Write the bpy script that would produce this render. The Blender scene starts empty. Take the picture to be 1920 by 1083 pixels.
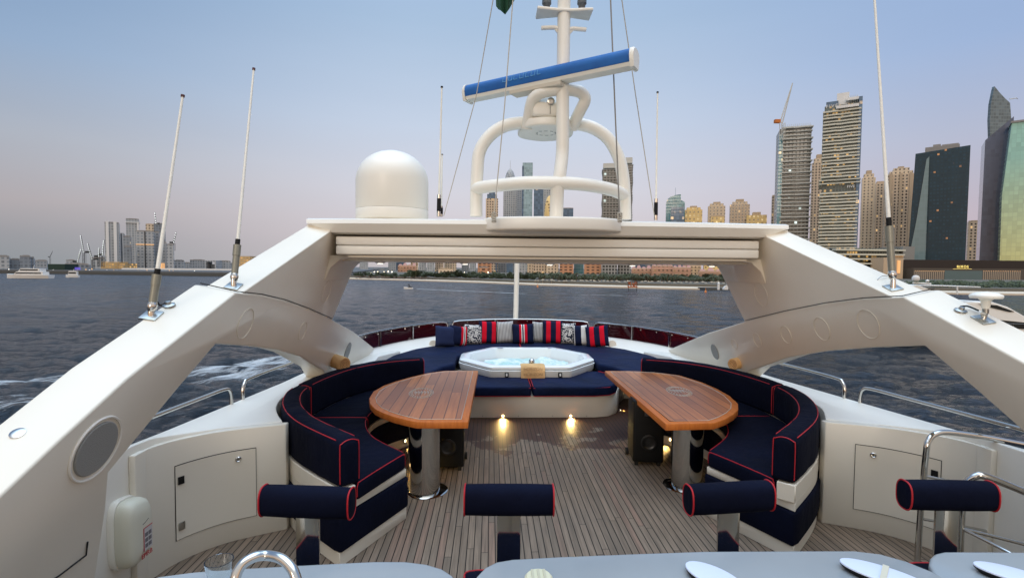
import bpy, bmesh, math, random
from mathutils import Vector, Matrix, Euler
random.seed(7)
R = math.radians
SC = bpy.context.scene
COL = SC.collection
# ------------------------------------------------------------------ camera
CAM = Vector((-0.595, 0.0, 2.15))
W_, H_, F_ = 1920.0, 1083.0, 960.0
ROT = Matrix.Rotation(R(-2.39), 3, 'Z') @ Matrix.Rotation(R(90 - 2.386), 3, 'X') @ Matrix.Rotation(R(0.5), 3, 'Z')
cd = bpy.data.cameras.new('camera'); cam = bpy.data.objects.new('camera', cd); COL.objects.link(cam)
cam.location = CAM; cam.rotation_euler = ROT.to_euler()
cd.sensor_width = 36; cd.lens = 18; cd.clip_start = 0.05; cd.clip_end = 12000
SC.camera = cam
# survey of the photograph: where the line of sight through a photo point meets a known real plane
def ray(px, py):
    v = ROT @ Vector(((px - W_/2)/F_, -(py - H_/2)/F_, -1.0))
    return v
def at(px, py, Y):
    v = ray(px, py); return CAM + v*((Y - CAM.y)/v.y)
def atz(px, py, z):
    v = ray(px, py); return CAM + v*((z - CAM.z)/v.z)
def atx(px, py, X):
    v = ray(px, py); return CAM + v*((X - CAM.x)/v.x)
AX0, AK = 2.15, 0.27          # inner face of the arch legs: |x| = AX0 + AK*(2.4 - z)
def side(px, py, s=-1):
    v = ray(px, py)           # s*x = AX0 + AK*(2.4-z)
    t = (AX0 + AK*(2.4 - CAM.z) - s*CAM.x)/(s*v.x + AK*v.z)
    return CAM + v*t
def hit(px, py):
    bpy.context.view_layer.update()
    ok, loc, nrm, i, ob, mt = SC.ray_cast(bpy.context.evaluated_depsgraph_get(), CAM, ray(px, py).normalized())
    return loc, nrm
# ------------------------------------------------------------------ objects
def tag(o, label=None, cat=None, group=None, kind=None):
    if label: o['label'] = label
    if cat: o['category'] = cat
    if group: o['group'] = group
    if kind: o['kind'] = kind
    return o
def thing(name, label, cat, loc=(0, 0, 0), rz=0, group=None):
    o = bpy.data.objects.new(name, None); COL.objects.link(o)
    o.location = loc; o.rotation_euler = (0, 0, rz); o.empty_display_size = .1
    return tag(o, label, cat, group)
def copy_tree(o, parent=None):
    c = o.copy(); COL.objects.link(c); c.parent = parent
    for ch in [x for x in bpy.data.objects if x.parent is o]:
        copy_tree(ch, c)
    return c
def catmull(P, n=8, closed=False):
    P = [Vector(p) for p in P]; out = []; m = len(P)
    rng = range(m) if closed else range(m - 1)
    for i in rng:
        if closed: p0, p1, p2, p3 = P[i-1], P[i], P[(i+1) % m], P[(i+2) % m]
        else: p0, p1, p2, p3 = P[max(i-1, 0)], P[i], P[i+1], P[min(i+2, m-1)]
        for k in range(n):
            t = k/n
            out.append(.5*((2*p1) + (p2-p0)*t + (2*p0-5*p1+4*p2-p3)*t*t + (3*p1-p0-3*p2+p3)*t**3))
    if not closed: out.append(P[-1].copy())
    return out
class MB:
    def __init__(s): s.bm = bmesh.new()
    def quadstrip(s, rings, closed=True, cap=True):
        bm = s.bm; V = [[bm.verts.new(p) for p in r] for r in rings]; n = len(V[0])
        for a, b in zip(V, V[1:]):
            for i in range(n if closed else n-1):
                j = (i+1) % n
                try: bm.faces.new((a[i], a[j], b[j], b[i]))
                except ValueError: pass
        if cap and closed:
            bm.faces.new(list(reversed(V[0]))); bm.faces.new(V[-1])
        return V
    def box(s, a, b, bev=0, seg=2):
        x0, y0, z0 = a; x1, y1, z1 = b
        return s.prism([(x0, y0), (x1, y0), (x1, y1), (x0, y1)], z0, z1, bev, seg, alledges=True)
    def prism(s, pts, z0, z1, bev=0, seg=2, alledges=False, ztop=None, ang=20, top_only=False):
        """vertical prism on a plan outline; ztop: optional function of the point"""
        tb = bmesh.new()
        P = [Vector((p[0], p[1])) for p in pts]
        lo = [tb.verts.new((p.x, p.y, z0)) for p in P]
        hi = [tb.verts.new((p.x, p.y, ztop(p) if ztop else z1)) for p in P]
        n = len(P)
        tb.faces.new(list(reversed(lo))); tb.faces.new(hi)
        for i in range(n):
            j = (i+1) % n; tb.faces.new((lo[i], lo[j], hi[j], hi[i]))
        bmesh.ops.recalc_face_normals(tb, faces=tb.faces)
        if bev > 0:
            ed = []
            for e in tb.edges:
                if len(e.link_faces) == 2 and e.calc_face_angle(0) > R(ang):
                    horiz = e.verts[0] in lo and e.verts[1] in lo
                    if top_only and horiz: continue
                    ed.append(e)
            bmesh.ops.bevel(tb, geom=ed, offset=bev, segments=seg, profile=.5, affect='EDGES', clamp_overlap=True)
        s.add(tb); return s
    def add(s, tb, M=None):
        me = bpy.data.meshes.new('tmp'); tb.to_mesh(me); tb.free()
        if M: me.transform(M)
        s.bm.from_mesh(me); bpy.data.meshes.remove(me)
    def tube(s, P, r, n=10, closed=False, cap=True, flat=None):
        P = [Vector(p) for p in P]; m = len(P)
        if callable(r): rr = [r(i/(m-1)) for i in range(m)]
        else: rr = [r]*m
        T = []
        for i in range(m):
            a = P[(i-1) % m] if (closed or i > 0) else P[0]
            b = P[(i+1) % m] if (closed or i < m-1) else P[-1]
            t = (b-a); T.append(t.normalized() if t.length > 1e-9 else Vector((0, 0, 1)))
        up = Vector((0, 0, 1)) if abs(T[0].z) < .9 else Vector((1, 0, 0))
        u = T[0].cross(up).normalized(); rings = []
        for i in range(m):
            u = (u - T[i]*u.dot(T[i]))
            u = u.normalized() if u.length > 1e-6 else T[i].orthogonal().normalized()
            v = T[i].cross(u)
            rings.append([P[i] + (u*math.cos(2*math.pi*k/n) + v*math.sin(2*math.pi*k/n))*rr[i] for k in range(n)])
        if closed:
            rings.append(rings[0]); s.quadstrip(rings, cap=False)
            bmesh.ops.remove_doubles(s.bm, verts=s.bm.verts, dist=1e-6)
        else: s.quadstrip(rings, cap=cap)
        return s
    def lathe(s, prof, c=(0, 0, 0), n=32, axis=None):
        """prof: (radius, height) list around z through c (or another axis)"""
        M = Matrix.Translation(Vector(c))
        if axis is not None: M = M @ Vector((0, 0, 1)).rotation_difference(Vector(axis)).to_matrix().to_4x4()
        rings = []
        for r, h in prof:
            r = max(r, 1e-4)
            rings.append([M @ Vector((r*math.cos(2*math.pi*k/n), r*math.sin(2*math.pi*k/n), h)) for k in range(n)])
        s.quadstrip(rings); return s
    def slab(s, face, vec, bev=0, seg=2, ang=25):
        """planar polygon (3-D points) pushed along vec"""
        tb = bmesh.new(); vec = Vector(vec)
        a = [tb.verts.new(p) for p in face]; b = [tb.verts.new(Vector(p)+vec) for p in face]; n = len(a)
        tb.faces.new(a); tb.faces.new(list(reversed(b)))
        for i in range(n):
            j = (i+1) % n; tb.faces.new((a[j], a[i], b[i], b[j]))
        bmesh.ops.recalc_face_normals(tb, faces=tb.faces)
        if bev > 0:
            ed = [e for e in tb.edges if len(e.link_faces) == 2 and e.calc_face_angle(0) > R(ang)]
            bmesh.ops.bevel(tb, geom=ed, offset=bev, segments=seg, profile=.5, affect='EDGES', clamp_overlap=True)
        s.add(tb); return s
    def build(s, name, mat, parent=None, sharp=40, M=None, world=True, smooth=True):
        me = bpy.data.meshes.new(name)
        bmesh.ops.recalc_face_normals(s.bm, faces=s.bm.faces)
        s.bm.to_mesh(me); s.bm.free()
        if smooth:
            me.polygons.foreach_set('use_smooth', [True]*len(me.polygons))
            me.set_sharp_from_angle(angle=R(sharp))
        me.materials.append(mat)
        o = bpy.data.objects.new(name, me); COL.objects.link(o)
        if parent is not None:
            o.parent = parent
            if world:      # geometry was given in world coordinates
                inv = (Matrix.Translation(parent.location) @ Euler(parent.rotation_euler).to_matrix().to_4x4()).inverted()
                if parent.parent is not None:
                    q = parent.parent
                    inv = inv @ (Matrix.Translation(q.location) @ Euler(q.rotation_euler).to_matrix().to_4x4()).inverted()
                me.transform(inv)
        if M: me.transform(M)
        return o
def offset_path(P, d):
    """plan polyline pushed sideways by d (left of travel)"""
    out = []; n = len(P)
    for i in range(n):
        a = Vector(P[max(i-1, 0)][:2]); b = Vector(P[min(i+1, n-1)][:2]); t = (b-a).normalized()
        out.append(Vector((P[i][0] - t.y*d, P[i][1] + t.x*d)))
    return out
# ------------------------------------------------------------------ materials
def mat(name, base=(.8, .8, .8), rough=.5, metal=0, spec=.5, coat=0, emit=None, es=0, sheen=0, ior=None, trans=0, alpha=1):
    m = bpy.data.materials.new(name); m.use_nodes = True
    b = m.node_tree.nodes['Principled BSDF']
    b.inputs['Base Color'].default_value = (*base, 1); b.inputs['Roughness'].default_value = rough
    b.inputs['Metallic'].default_value = metal; b.inputs['Specular IOR Level'].default_value = spec
    b.inputs['Coat Weight'].default_value = coat; b.inputs['Sheen Weight'].default_value = sheen
    b.inputs['Transmission Weight'].default_value = trans; b.inputs['Alpha'].default_value = alpha
    if ior: b.inputs['IOR'].default_value = ior
    if emit: b.inputs['Emission Color'].default_value = (*emit, 1); b.inputs['Emission Strength'].default_value = es
    return m
class NT:
    def __init__(s, m): s.t = m.node_tree; s.b = s.t.nodes.get('Principled BSDF')
    def n(s, typ, **k):
        x = s.t.nodes.new(typ)
        for a, v in k.items():
            if a.startswith('i_'):
                key = a[2:].replace('_', ' ')
                x.inputs[key].default_value = v
            else: setattr(x, a, v)
        return x
    def l(s, a, b): s.t.links.new(a, b)
    def put(s, inp, v):
        if hasattr(v, 'links') or isinstance(v, bpy.types.NodeSocket): s.l(v, inp)
        else: inp.default_value = v
    def math(s, op, a, b=0.0, c=0.0, clamp=False):
        x = s.n('ShaderNodeMath', operation=op); x.use_clamp = clamp
        s.put(x.inputs[0], a); s.put(x.inputs[1], b); s.put(x.inputs[2], c); return x.outputs[0]
    def mix(s, f, a, b, typ='MIX'):
        x = s.n('ShaderNodeMix', data_type='RGBA', blend_type=typ)
        s.put(x.inputs[0], f)
        s.put(x.inputs[6], a if not isinstance(a, tuple) else (*a[:3], 1)); s.put(x.inputs[7], b if not isinstance(b, tuple) else (*b[:3], 1))
        return x.outputs[2]
    def obj(s):
        x = s.n('ShaderNodeTexCoord'); return x.outputs['Object']
    def xyz(s, v):
        x = s.n('ShaderNodeSeparateXYZ'); s.l(v, x.inputs[0]); return x.outputs
    def comb(s, a, b, c):
        x = s.n('ShaderNodeCombineXYZ'); s.put(x.inputs[0], a); s.put(x.inputs[1], b); s.put(x.inputs[2], c); return x.outputs[0]
    def noise(s, v, scale, detail=3, rough=.5, out=0):
        x = s.n('ShaderNodeTexNoise'); s.l(v, x.inputs['Vector']); x.inputs['Scale'].default_value = scale
        x.inputs['Detail'].default_value = detail; x.inputs['Roughness'].default_value = rough; return x.outputs[out]
    def white(s, v, dim='3D'):
        x = s.n('ShaderNodeTexWhiteNoise', noise_dimensions=dim)
        s.l(v, x.inputs['W' if dim == '1D' else 'Vector']); return x.outputs[0]
    def mapr(s, v, a, b, c=0, d=1, smooth=False):
        x = s.n('ShaderNodeMapRange'); x.interpolation_type = 'SMOOTHSTEP' if smooth else 'LINEAR'
        s.put(x.inputs[0], v); x.inputs[1].default_value = a; x.inputs[2].default_value = b
        x.inputs[3].default_value = c; x.inputs[4].default_value = d; return x.outputs[0]
    def ramp(s, v, stops):
        x = s.n('ShaderNodeValToRGB'); s.put(x.inputs[0], v); cr = x.color_ramp
        while len(cr.elements) > 1: cr.elements.remove(cr.elements[-1])
        cr.elements[0].position = stops[0][0]; cr.elements[0].color = (*stops[0][1], 1)
        for p, c in stops[1:]:
            e = cr.elements.new(p); e.color = (*c, 1)
        return x.outputs[0]
    def bump(s, h, strength=.3, dist=.01):
        x = s.n('ShaderNodeBump'); x.inputs['Strength'].default_value = strength; x.inputs['Distance'].default_value = dist
        s.l(h, x.inputs['Height']); s.l(x.outputs[0], s.b.inputs['Normal']); return x
def srgb(r, g, b):
    f = lambda c: (c/255/12.92) if c/255 <= .04045 else ((c/255+.055)/1.055)**2.4
    return (f(r), f(g), f(b))
def gelcoat(name, base, rough=.38, dirt=.06):
    m = mat(name, base, rough, coat=.12); t = NT(m); o = t.n('ShaderNodeNewGeometry').outputs['Position']
    n = t.noise(o, .9, 3, .5); n2 = t.noise(o, 6, 3, .5)
    f = t.mapr(n, .3, .75); g = t.mapr(n2, .3, .75)
    dark = tuple(c*(1-dirt*1.6) for c in base)
    c = t.mix(f, base, dark); c = t.mix(t.math('MULTIPLY', g, .3), c, tuple(x*.96 for x in base))
    t.l(c, t.b.inputs['Base Color'])
    t.l(t.mapr(n2, .3, .7, rough-.02, rough+.05), t.b.inputs['Roughness'])
    t.b.inputs['Coat Roughness'].default_value = .08
    t.bump(t.noise(o, 1.6, 1, .3), .035, .02); return m
M = {}
M['white'] = gelcoat('white_gelcoat', (.82, .785, .70))
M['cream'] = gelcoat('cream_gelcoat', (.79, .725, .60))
M['locker'] = gelcoat('shaded_locker_gelcoat', (.74, .69, .585), .4, .05)  # base colour lowered to hold the shade of unbuilt structure behind the camera
M['counter'] = gelcoat('counter_gelcoat', (.34, .37, .385), .14, .12)
M['tube'] = mat('white_paint', (.84, .81, .72), .4, coat=.12)
M['chrome'] = mat('stainless', (.58, .57, .54), .09, metal=1)
M['steel'] = mat('brushed_steel', (.45, .45, .42), .3, metal=1)
M['bronze'] = mat('weathered_fitting', (.26, .25, .20), .45, metal=.5)
M['black'] = mat('black_plastic', (.006, .006, .006), .6, spec=.25)
M['blackgap'] = mat('black_rubber', (.01, .01, .01), .8)
M['red'] = mat('red_piping', (.40, .004, .012), .6)
M['rope'] = mat('rope_fibre', (.50, .47, .40), .9)
M['darkrope'] = mat('wire_rope', (.27, .26, .24), .8)
def fabric(name, base, rough=.85, wr=.25):
    m = mat(name, base, rough, spec=.10); t = NT(m); o = t.n('ShaderNodeNewGeometry').outputs['Position']
    n = t.noise(o, 2.2, 4, .55); w = t.noise(o, 420, 1, .5)
    t.l(t.mix(t.mapr(n, .3, .7), tuple(c*.75 for c in base), tuple(c*1.35 for c in base)), t.b.inputs['Base Color'])
    mp = t.n('ShaderNodeMapping'); mp.inputs['Scale'].default_value = (1, 1, .45); mp.inputs['Rotation'].default_value = (.3, .2, .5); t.l(o, mp.inputs[0]); cr = t.noise(mp.outputs[0], 7.5, 4, .62)
    h = t.math('ADD', t.math('ADD', n, t.math('MULTIPLY', cr, .42)), t.math('MULTIPLY', w, .02)); t.bump(h, wr*1.5, .07)
    return m
M['navy'] = fabric('navy_canvas', (.0020, .0034, .0125))
M['padnavy'] = fabric('sunpad_canvas', (.0038, .0085, .033), .65, .35)
def teakdeck():
    m = mat('teak_deck', (.2, .15, .1), .7, spec=.25); t = NT(m); o = t.n('ShaderNodeNewGeometry').outputs['Position']
    x, y, z = t.xyz(o)
    PW = .0545
    u = t.math('DIVIDE', x, PW); pid = t.math('FLOOR', u); fu = t.math('FRACT', u)
    edge = t.math('MINIMUM', fu, t.math('SUBTRACT', 1.0, fu))
    seam = t.mapr(edge, .045, .085, 1, 0)
    rnd = t.white(pid, '1D')
    v = t.math('ADD', t.math('DIVIDE', y, 1.9), t.math('MULTIPLY', rnd, 7.3))
    vid = t.math('FLOOR', v); fv = t.math('FRACT', v)
    butt = t.mapr(t.math('MINIMUM', fv, t.math('SUBTRACT', 1.0, fv)), .0010, .0022, 1, 0)
    seam = t.math('MAXIMUM', seam, t.math('MULTIPLY', butt, .8))
    pr = t.white(t.comb(pid, vid, 0))
    g = t.n('ShaderNodeVectorMath', operation='MULTIPLY'); t.l(o, g.inputs[0]); g.inputs[1].default_value = (60, 2.2, 1)
    off = t.n('ShaderNodeVectorMath', operation='ADD'); t.l(g.outputs[0], off.inputs[0]); t.l(t.comb(0, t.math('MULTIPLY', pr, 40), pr), off.inputs[1])
    grain = t.noise(off.outputs[0], 1.0, 5, .6)
    dry = t.mix(pr, (.205, .155, .112), (.315, .230, .163))
    dry = t.mix(t.mapr(t.white(t.comb(vid, pid, 3)), .9, .93), dry, (.30, .19, .135))
    dry = t.mix(t.mapr(grain, .35, .75), dry, (.12, .088, .063))
    big = t.noise(o, .9, 4, .55)
    dry = t.mix(t.mapr(big, .35, .7, 0, .45), dry, (.13, .112, .095))
    st = t.noise(o, 5.5, 3, .6); dry = t.mix(t.mapr(st, .68, .78, 0, .55), dry, (.12, .06, .035))
    # wet area in front of the tub step
    wn = t.noise(o, 3.2, 5, .62); wn2 = t.noise(o, 1.1, 2, .5)
    ax = t.math('ABSOLUTE', t.math('SUBTRACT', x, .15))
    lim = t.math('ADD', t.math('MULTIPLY', t.math('SUBTRACT', y, 6.22), .62), t.math('MULTIPLY', t.math('SUBTRACT', wn, .5), 2.3))
    lim = t.math('ADD', lim, t.math('MULTIPLY', t.math('SUBTRACT', wn2, .5), .9))
    lim = t.math('SUBTRACT', lim, t.math('MULTIPLY', t.math('MAXIMUM', t.math('SUBTRACT', ax, .9), 0), .25))
    wet = t.mapr(lim, -.015, .03)
    wetc = t.mix(grain, (.10, .047, .030), (.06, .030, .020))
    c = t.mix(wet, dry, wetc); c = t.mix(seam, c, (.008, .007, .006))
    t.l(c, t.b.inputs['Base Color'])
    ro = t.math('SUBTRACT', .72, t.math('MULTIPLY', wet, .20)); t.l(ro, t.b.inputs['Roughness'])
    h = t.math('SUBTRACT', t.math('MULTIPLY', grain, .25), seam); t.bump(h, .35, .003)
    return m
M['deck'] = teakdeck()
def tablewood(plank=True):
    m = mat('varnished_teak' if plank else 'teak_edge', (.4, .15, .06), .45, coat=.12); t = NT(m); o = t.obj(); x, y, z = t.xyz(o)
    t.b.inputs['Coat Roughness'].default_value = .2; t.b.inputs['Specular IOR Level'].default_value = .3
    u = t.math('DIVIDE', x, .112); pid = t.math('FLOOR', u); fu = t.math('FRACT', u)
    edge = t.math('MINIMUM', fu, t.math('SUBTRACT', 1.0, fu)); seam = t.mapr(edge, .02, .055, 1, 0)
    r0 = t.white(pid, '1D'); v = t.math('ADD', t.math('DIVIDE', y, 1.35), t.math('MULTIPLY', r0, 5)); pr = t.white(t.comb(pid, t.math('FLOOR', v), 1))
    g = t.n('ShaderNodeVectorMath', operation='MULTIPLY'); t.l(o, g.inputs[0]); g.inputs[1].default_value = (26, 1.6, 4)
    off = t.n('ShaderNodeVectorMath', operation='ADD'); t.l(g.outputs[0], off.inputs[0]); t.l(t.comb(0, t.math('MULTIPLY', pr, 30), 0), off.inputs[1])
    gr = t.noise(off.outputs[0], 1.0, 5, .62)
    if plank:
        c = t.mix(pr, (.30, .105, .042), (.60, .215, .068)); c = t.mix(t.mapr(gr, .38, .8), c, (.32, .105, .040))
        c = t.mix(t.math('MULTIPLY', seam, .9), c, (.07, .025, .014))
    else:
        c = t.mix(t.mapr(gr, .3, .7), (.62, .19, .035), (.45, .12, .022))
    t.l(c, t.b.inputs['Base Color']); t.bump(gr, .06, .004); return m
M['table'] = tablewood(); M['edge'] = tablewood(False)
M['inlay'] = mat('pale_inlay', (.52, .48, .42), .5)
M['acrylic'] = mat('dark_red_acrylic', (.035, .003, .005), .06, spec=.6, coat=.5)
M['towel'] = fabric('tan_towel', (.66, .42, .20), .95, .5)
M['toweldark'] = mat('towel_lettering', (.40, .24, .12), .95)
M['lamp'] = mat('warm_lamp', (1, .9, .7), .4, emit=(1, .72, .32), es=9)
M['tub'] = gelcoat('tub_acrylic', (.80, .82, .80), .15, .03)
# ================================================================== YACHT
def mir(P, s): return [Vector((-p[0] if s > 0 else p[0],) + tuple(p[1:])) for p in P]
from mathutils import noise as mn
# ---- teak deck
mb = MB(); dk = catmull([(-3.0, .3), (-3.02, 4), (-2.9, 7), (-2.2, 9.2), (0, 9.8), (2.2, 9.2), (2.9, 7), (3.02, 4), (3.0, .3)], 6)
mb.prism(dk, -.08, 0)
tag(mb.build('teak_deck', M['deck']), 'weathered teak deck with dark caulking', kind='structure')
# ---- hull and foredeck
hull = thing('yacht_hull', 'white hull sides and foredeck of the yacht beneath the open upper deck', 'yacht')
def hull_ring(z, k, yb):
    half = [(0, yb), (1.2*k, yb-1.6), (2.3*k, yb-4.2), (3.0*k, yb-8), (3.05*k, 4), (3.0*k, -3), (2.9*k, -9)]
    half = catmull([(a, b, 0) for a, b in half], 4)
    ring = [Vector((-p.x, p.y, z)) for p in reversed(half)] + [Vector((p.x, p.y, z)) for p in half[1:]]
    return ring
mb = MB(); mb.quadstrip([hull_ring(-5.95, .8, 14), hull_ring(-3.2, .98, 17), hull_ring(-1.2, 1.0, 18)])
mb.build('hull', M['white'], hull)
mb = MB(); mb.quadstrip([hull_ring(-1.2, .97, 17.6), [Vector((p.x*.98, p.y if p.y < 9 else 9+(p.y-9)*.3, -.1)) for p in hull_ring(0, 1.0, 17.6)]])
mb.build('foredeck_house', M['white'], hull)
# ---- sofa path (left hand), mirrored for the right
BIN = catmull([(-1.53, 3.74, 0), (-2.05, 4.28, 0), (-2.36, 4.84, 0), (-2.45, 5.4, 0), (-2.28, 6.2, 0), (-1.94, 6.68, 0), (-1.47, 6.92, 0)], 8)
BOUT = offset_path(BIN, .18)
SIN = catmull([(-1.30, 4.33, 0), (-1.68, 4.78, 0), (-1.86, 5.3, 0), (-1.80, 5.8, 0), (-1.36, 6.35, 0)], 8)
def split(path, y, first):
    return [p for p in path if (p[1] <= y) == first]
def coam_z(p):
    a = abs(p.x); zo = [(0, 1.05), (3.4, .97), (4.8, .85), (6.4, .81), (8.2, .70), (9.6, .66)]
    for (y0, z0), (y1, z1) in zip(zo, zo[1:]):
        if p.y <= y1: o = z0 + (z1-z0)*(max(p.y, 0)-y0)/(y1-y0); break
    else: o = .66
    inn = min(o, .87 if p.y < 5 else .87-(p.y-5)*.055)
    f = min(max((a-2.55)/.4, 0), 1)
    return inn*(1-f)+o*f
LOCK = [(-2.245, 4.17), (-2.44, 4.075), (-2.62, 3.97), (-2.76, 3.83), (-2.86, 3.66), (-2.90, 3.46)]
for s in (-1, 1):
    S = 'left' if s < 0 else 'right'
    # coaming (bulwark) -------------------------------------------------
    co = thing('side_bulwark', 'long moulded white bulwark with sloping top along the %s side of the deck' % S, 'bulwark', (s*2.9, 3, 0))
    outer = [(-2.93, .2), (-2.93, 3.44)]
    P = outer + [(-2.93, 3.6), (-2.84, 3.80), (-2.68, 4.04), (-2.5, 4.17), (-2.30, 4.25)] + [(p[0], p[1]) for p in offset_path(BIN, .215)[10:-4]] + [(-1.75, 7.2), (-2.3, 7.5), (-2.42, 8.4), (-2.2, 9.2), (-2.75, 9.2), (-2.93, 8.4), (-2.98, 7), (-2.99, 5), (-3.02, 3), (-3.04, .2)]
    mb = MB(); mb.prism(mir([Vector(p) for p in P], s), -.05, 0, .02, 2, ztop=coam_z, ang=35)
    mb.build('coaming', M['white'], co)
    # locker ------------------------------------------------------------
    lk = thing('curved_locker', 'white curved storage locker with flush door on the %s, next to the sofa end' % S, 'locker', (s*2.6, 4, 0))
    face = [Vector((p[0], p[1], 0)) for p in LOCK]; face = catmull(face, 5)
    back = [(-2.905, 3.45), (-2.925, 3.46), (-2.925, 3.62), (-2.84, 3.80), (-2.68, 4.03), (-2.5, 4.165), (-2.30, 4.235), (-2.25, 4.24)]
    poly = [(p.x, p.y) for p in face] + back
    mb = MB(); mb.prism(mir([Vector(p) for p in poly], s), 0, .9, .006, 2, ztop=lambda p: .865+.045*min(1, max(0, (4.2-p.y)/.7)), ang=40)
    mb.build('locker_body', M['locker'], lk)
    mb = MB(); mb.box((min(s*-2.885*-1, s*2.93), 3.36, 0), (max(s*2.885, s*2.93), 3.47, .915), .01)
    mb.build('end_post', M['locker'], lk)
    # door as a thin curved sheet proud of the face
    fo = offset_path([(p.x, p.y) for p in face], -.006)
    n0, n1 = 5, 19
    L = fo[n0:n1+1]
    if (L[0]-Vector((-2.0, 3.0))).length > (Vector((face[n0].x, face[n0].y))-Vector((-2.0, 3.0))).length:
        fo = offset_path([(p.x, p.y) for p in face], .006); L = fo[n0:n1+1]
    def zb(k): return .215 + .0*k
    def sheet(L, z0, z1, zt1=None):
        rr = []
        for i, p in enumerate(L):
            x = p.x if s < 0 else -p.x
            rr.append([Vector((x, p.y, z0)), Vector((x, p.y, z1))])
        return rr
    g = [Vector((p.x, p.y)) for p in offset_path([(q.x, q.y) for q in face], (L[0]-Vector((face[n0].x, face[n0].y))).length*0+(.003 if (fo[0]-Vector((face[0].x, face[0].y))).dot(Vector((face[0].x, face[0].y))-Vector((-2, 3))) < 0 else -.003))]
    sg = -1 if (offset_path([(q.x, q.y) for q in face], .01)[10]-Vector((face[10].x, face[10].y))).dot(Vector((.5, -1))) < 0 else 1
    gp = offset_path([(q.x, q.y) for q in face], .003*sg)[n0:n1+1]
    L = offset_path([(q.x, q.y) for q in face], .007*sg)[n0:n1+1]
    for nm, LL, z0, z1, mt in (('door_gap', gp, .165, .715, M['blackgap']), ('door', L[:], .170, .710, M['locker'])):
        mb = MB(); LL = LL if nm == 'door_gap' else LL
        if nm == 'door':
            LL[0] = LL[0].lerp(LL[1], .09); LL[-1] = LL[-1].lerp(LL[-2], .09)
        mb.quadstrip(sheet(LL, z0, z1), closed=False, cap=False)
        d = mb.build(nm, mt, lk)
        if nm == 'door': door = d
    def on_face(k, z, out=.012):
        q = offset_path([(q.x, q.y) for q in face], out*sg)[k]; a = face[k]; nrm = Vector((q.x-a.x, q.y-a.y, 0)).normalized()
        v = Vector((q.x, q.y, z)); 
        if s > 0: v.x *= -1; nrm.x *= -1
        return v, nrm
    v, nrm = on_face(8, .645)
    mb = MB(); mb.lathe([(.022, -.004), (.022, .003), (.016, .008), (.012, .004), (0, .004)], v, 20, nrm); mb.build('latch', M['chrome'], door)
    for zz in ((.60, .265) if s < 0 else (.60,)):
        v, nrm = on_face(18, zz); tt = Vector((-nrm.y, nrm.x, 0))
        mb = MB(); mb.slab([v-tt*.022+Vector((0, 0, -.028)), v+tt*.022+Vector((0, 0, -.028)), v+tt*.022+Vector((0, 0, .028)), v-tt*.022+Vector((0, 0, .028))], nrm*.006, .002)
        mb.build('hinge', M['black'] if zz > .5 else M['steel'], door)
    # sofa ---------------------------------------------------------------
    sf = thing('curved_sofa', 'navy C-shaped sofa with red piping wrapped round the %s teak table' % S, 'sofa', (s*1.9, 5.3, 0))
    foot = [(p.x, p.y) for p in BOUT] + [(p.x, p.y) for p in reversed(SIN)]
    # plan outlines
    def out(poly): return mir([Vector(p) for p in poly], s)
    endA = (-1.655, 3.70)
    def grow(poly, d):
        c = Vector((-1.9, 5.3)); n = len(poly); o = []
        for i in range(n):
            a = Vector(poly[i-1]); b = Vector(poly[(i+1) % n]); t = (b-a).normalized(); o.append((poly[i][0]+t.y*d*DIR, poly[i][1]-t.x*d*DIR))
        return o
    area = sum(foot[i-1][0]*foot[i][1]-foot[i][0]*foot[i-1][1] for i in range(len(foot))); DIR = 1 if area > 0 else -1
    mb = MB(); mb.prism(out(foot), 0, .105, .004, 1, ang=50); mb.build('kickboard', M['cream'], sf)
    mb = MB(); mb.prism(out(grow(foot, .018)), .107, .365, .02, 3, ang=35); mb.build('base_cover', M['navy'], sf)
    mb = MB(); mb.prism(out(grow(foot, -.004)), .367, .43, .004, 1, ang=50); mb.build('seat_ledge', M['cream'], sf)
    bod = [(p.x, p.y) for p in BOUT] + [(p.x, p.y) for p in reversed(offset_path(BIN, .05))]
    mb = MB(); mb.prism(out(bod), .431, .565, .006, 1, ang=50); mb.build('back_body', M['cream'], sf)
    ys = 5.36
    for first in (True, False):
        bi = split(BIN, ys, first); si = split(SIN, ys, first); bo = BOUT[:len(bi)] if first else BOUT[-len(bi):]
        if first: bi = bi + [Vector((-2.445, ys-.004, 0))]; si = si + [Vector((-1.862, ys-.004, 0))]; bo = list(bo)+[Vector((-2.625, ys-.004))]
        else: bi = [Vector((-2.445, ys+.004, 0))]+bi; si = [Vector((-1.862, ys+.004, 0))]+si; bo = [Vector((-2.625, ys+.004))]+list(bo)
        def resamp(P, n):
            P = [Vector((p[0], p[1])) for p in P]; D = [0]
            for q0, q1 in zip(P, P[1:]): D.append(D[-1]+(q1-q0).length)
            o = []
            for i in range(n+1):
                d = D[-1]*i/n; k = 0
                while k < len(P)-2 and D[k+1] < d: k += 1
                f = (d-D[k])/max(1e-9, D[k+1]-D[k]); o.append(P[k].lerp(P[k+1], f))
            return o
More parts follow.
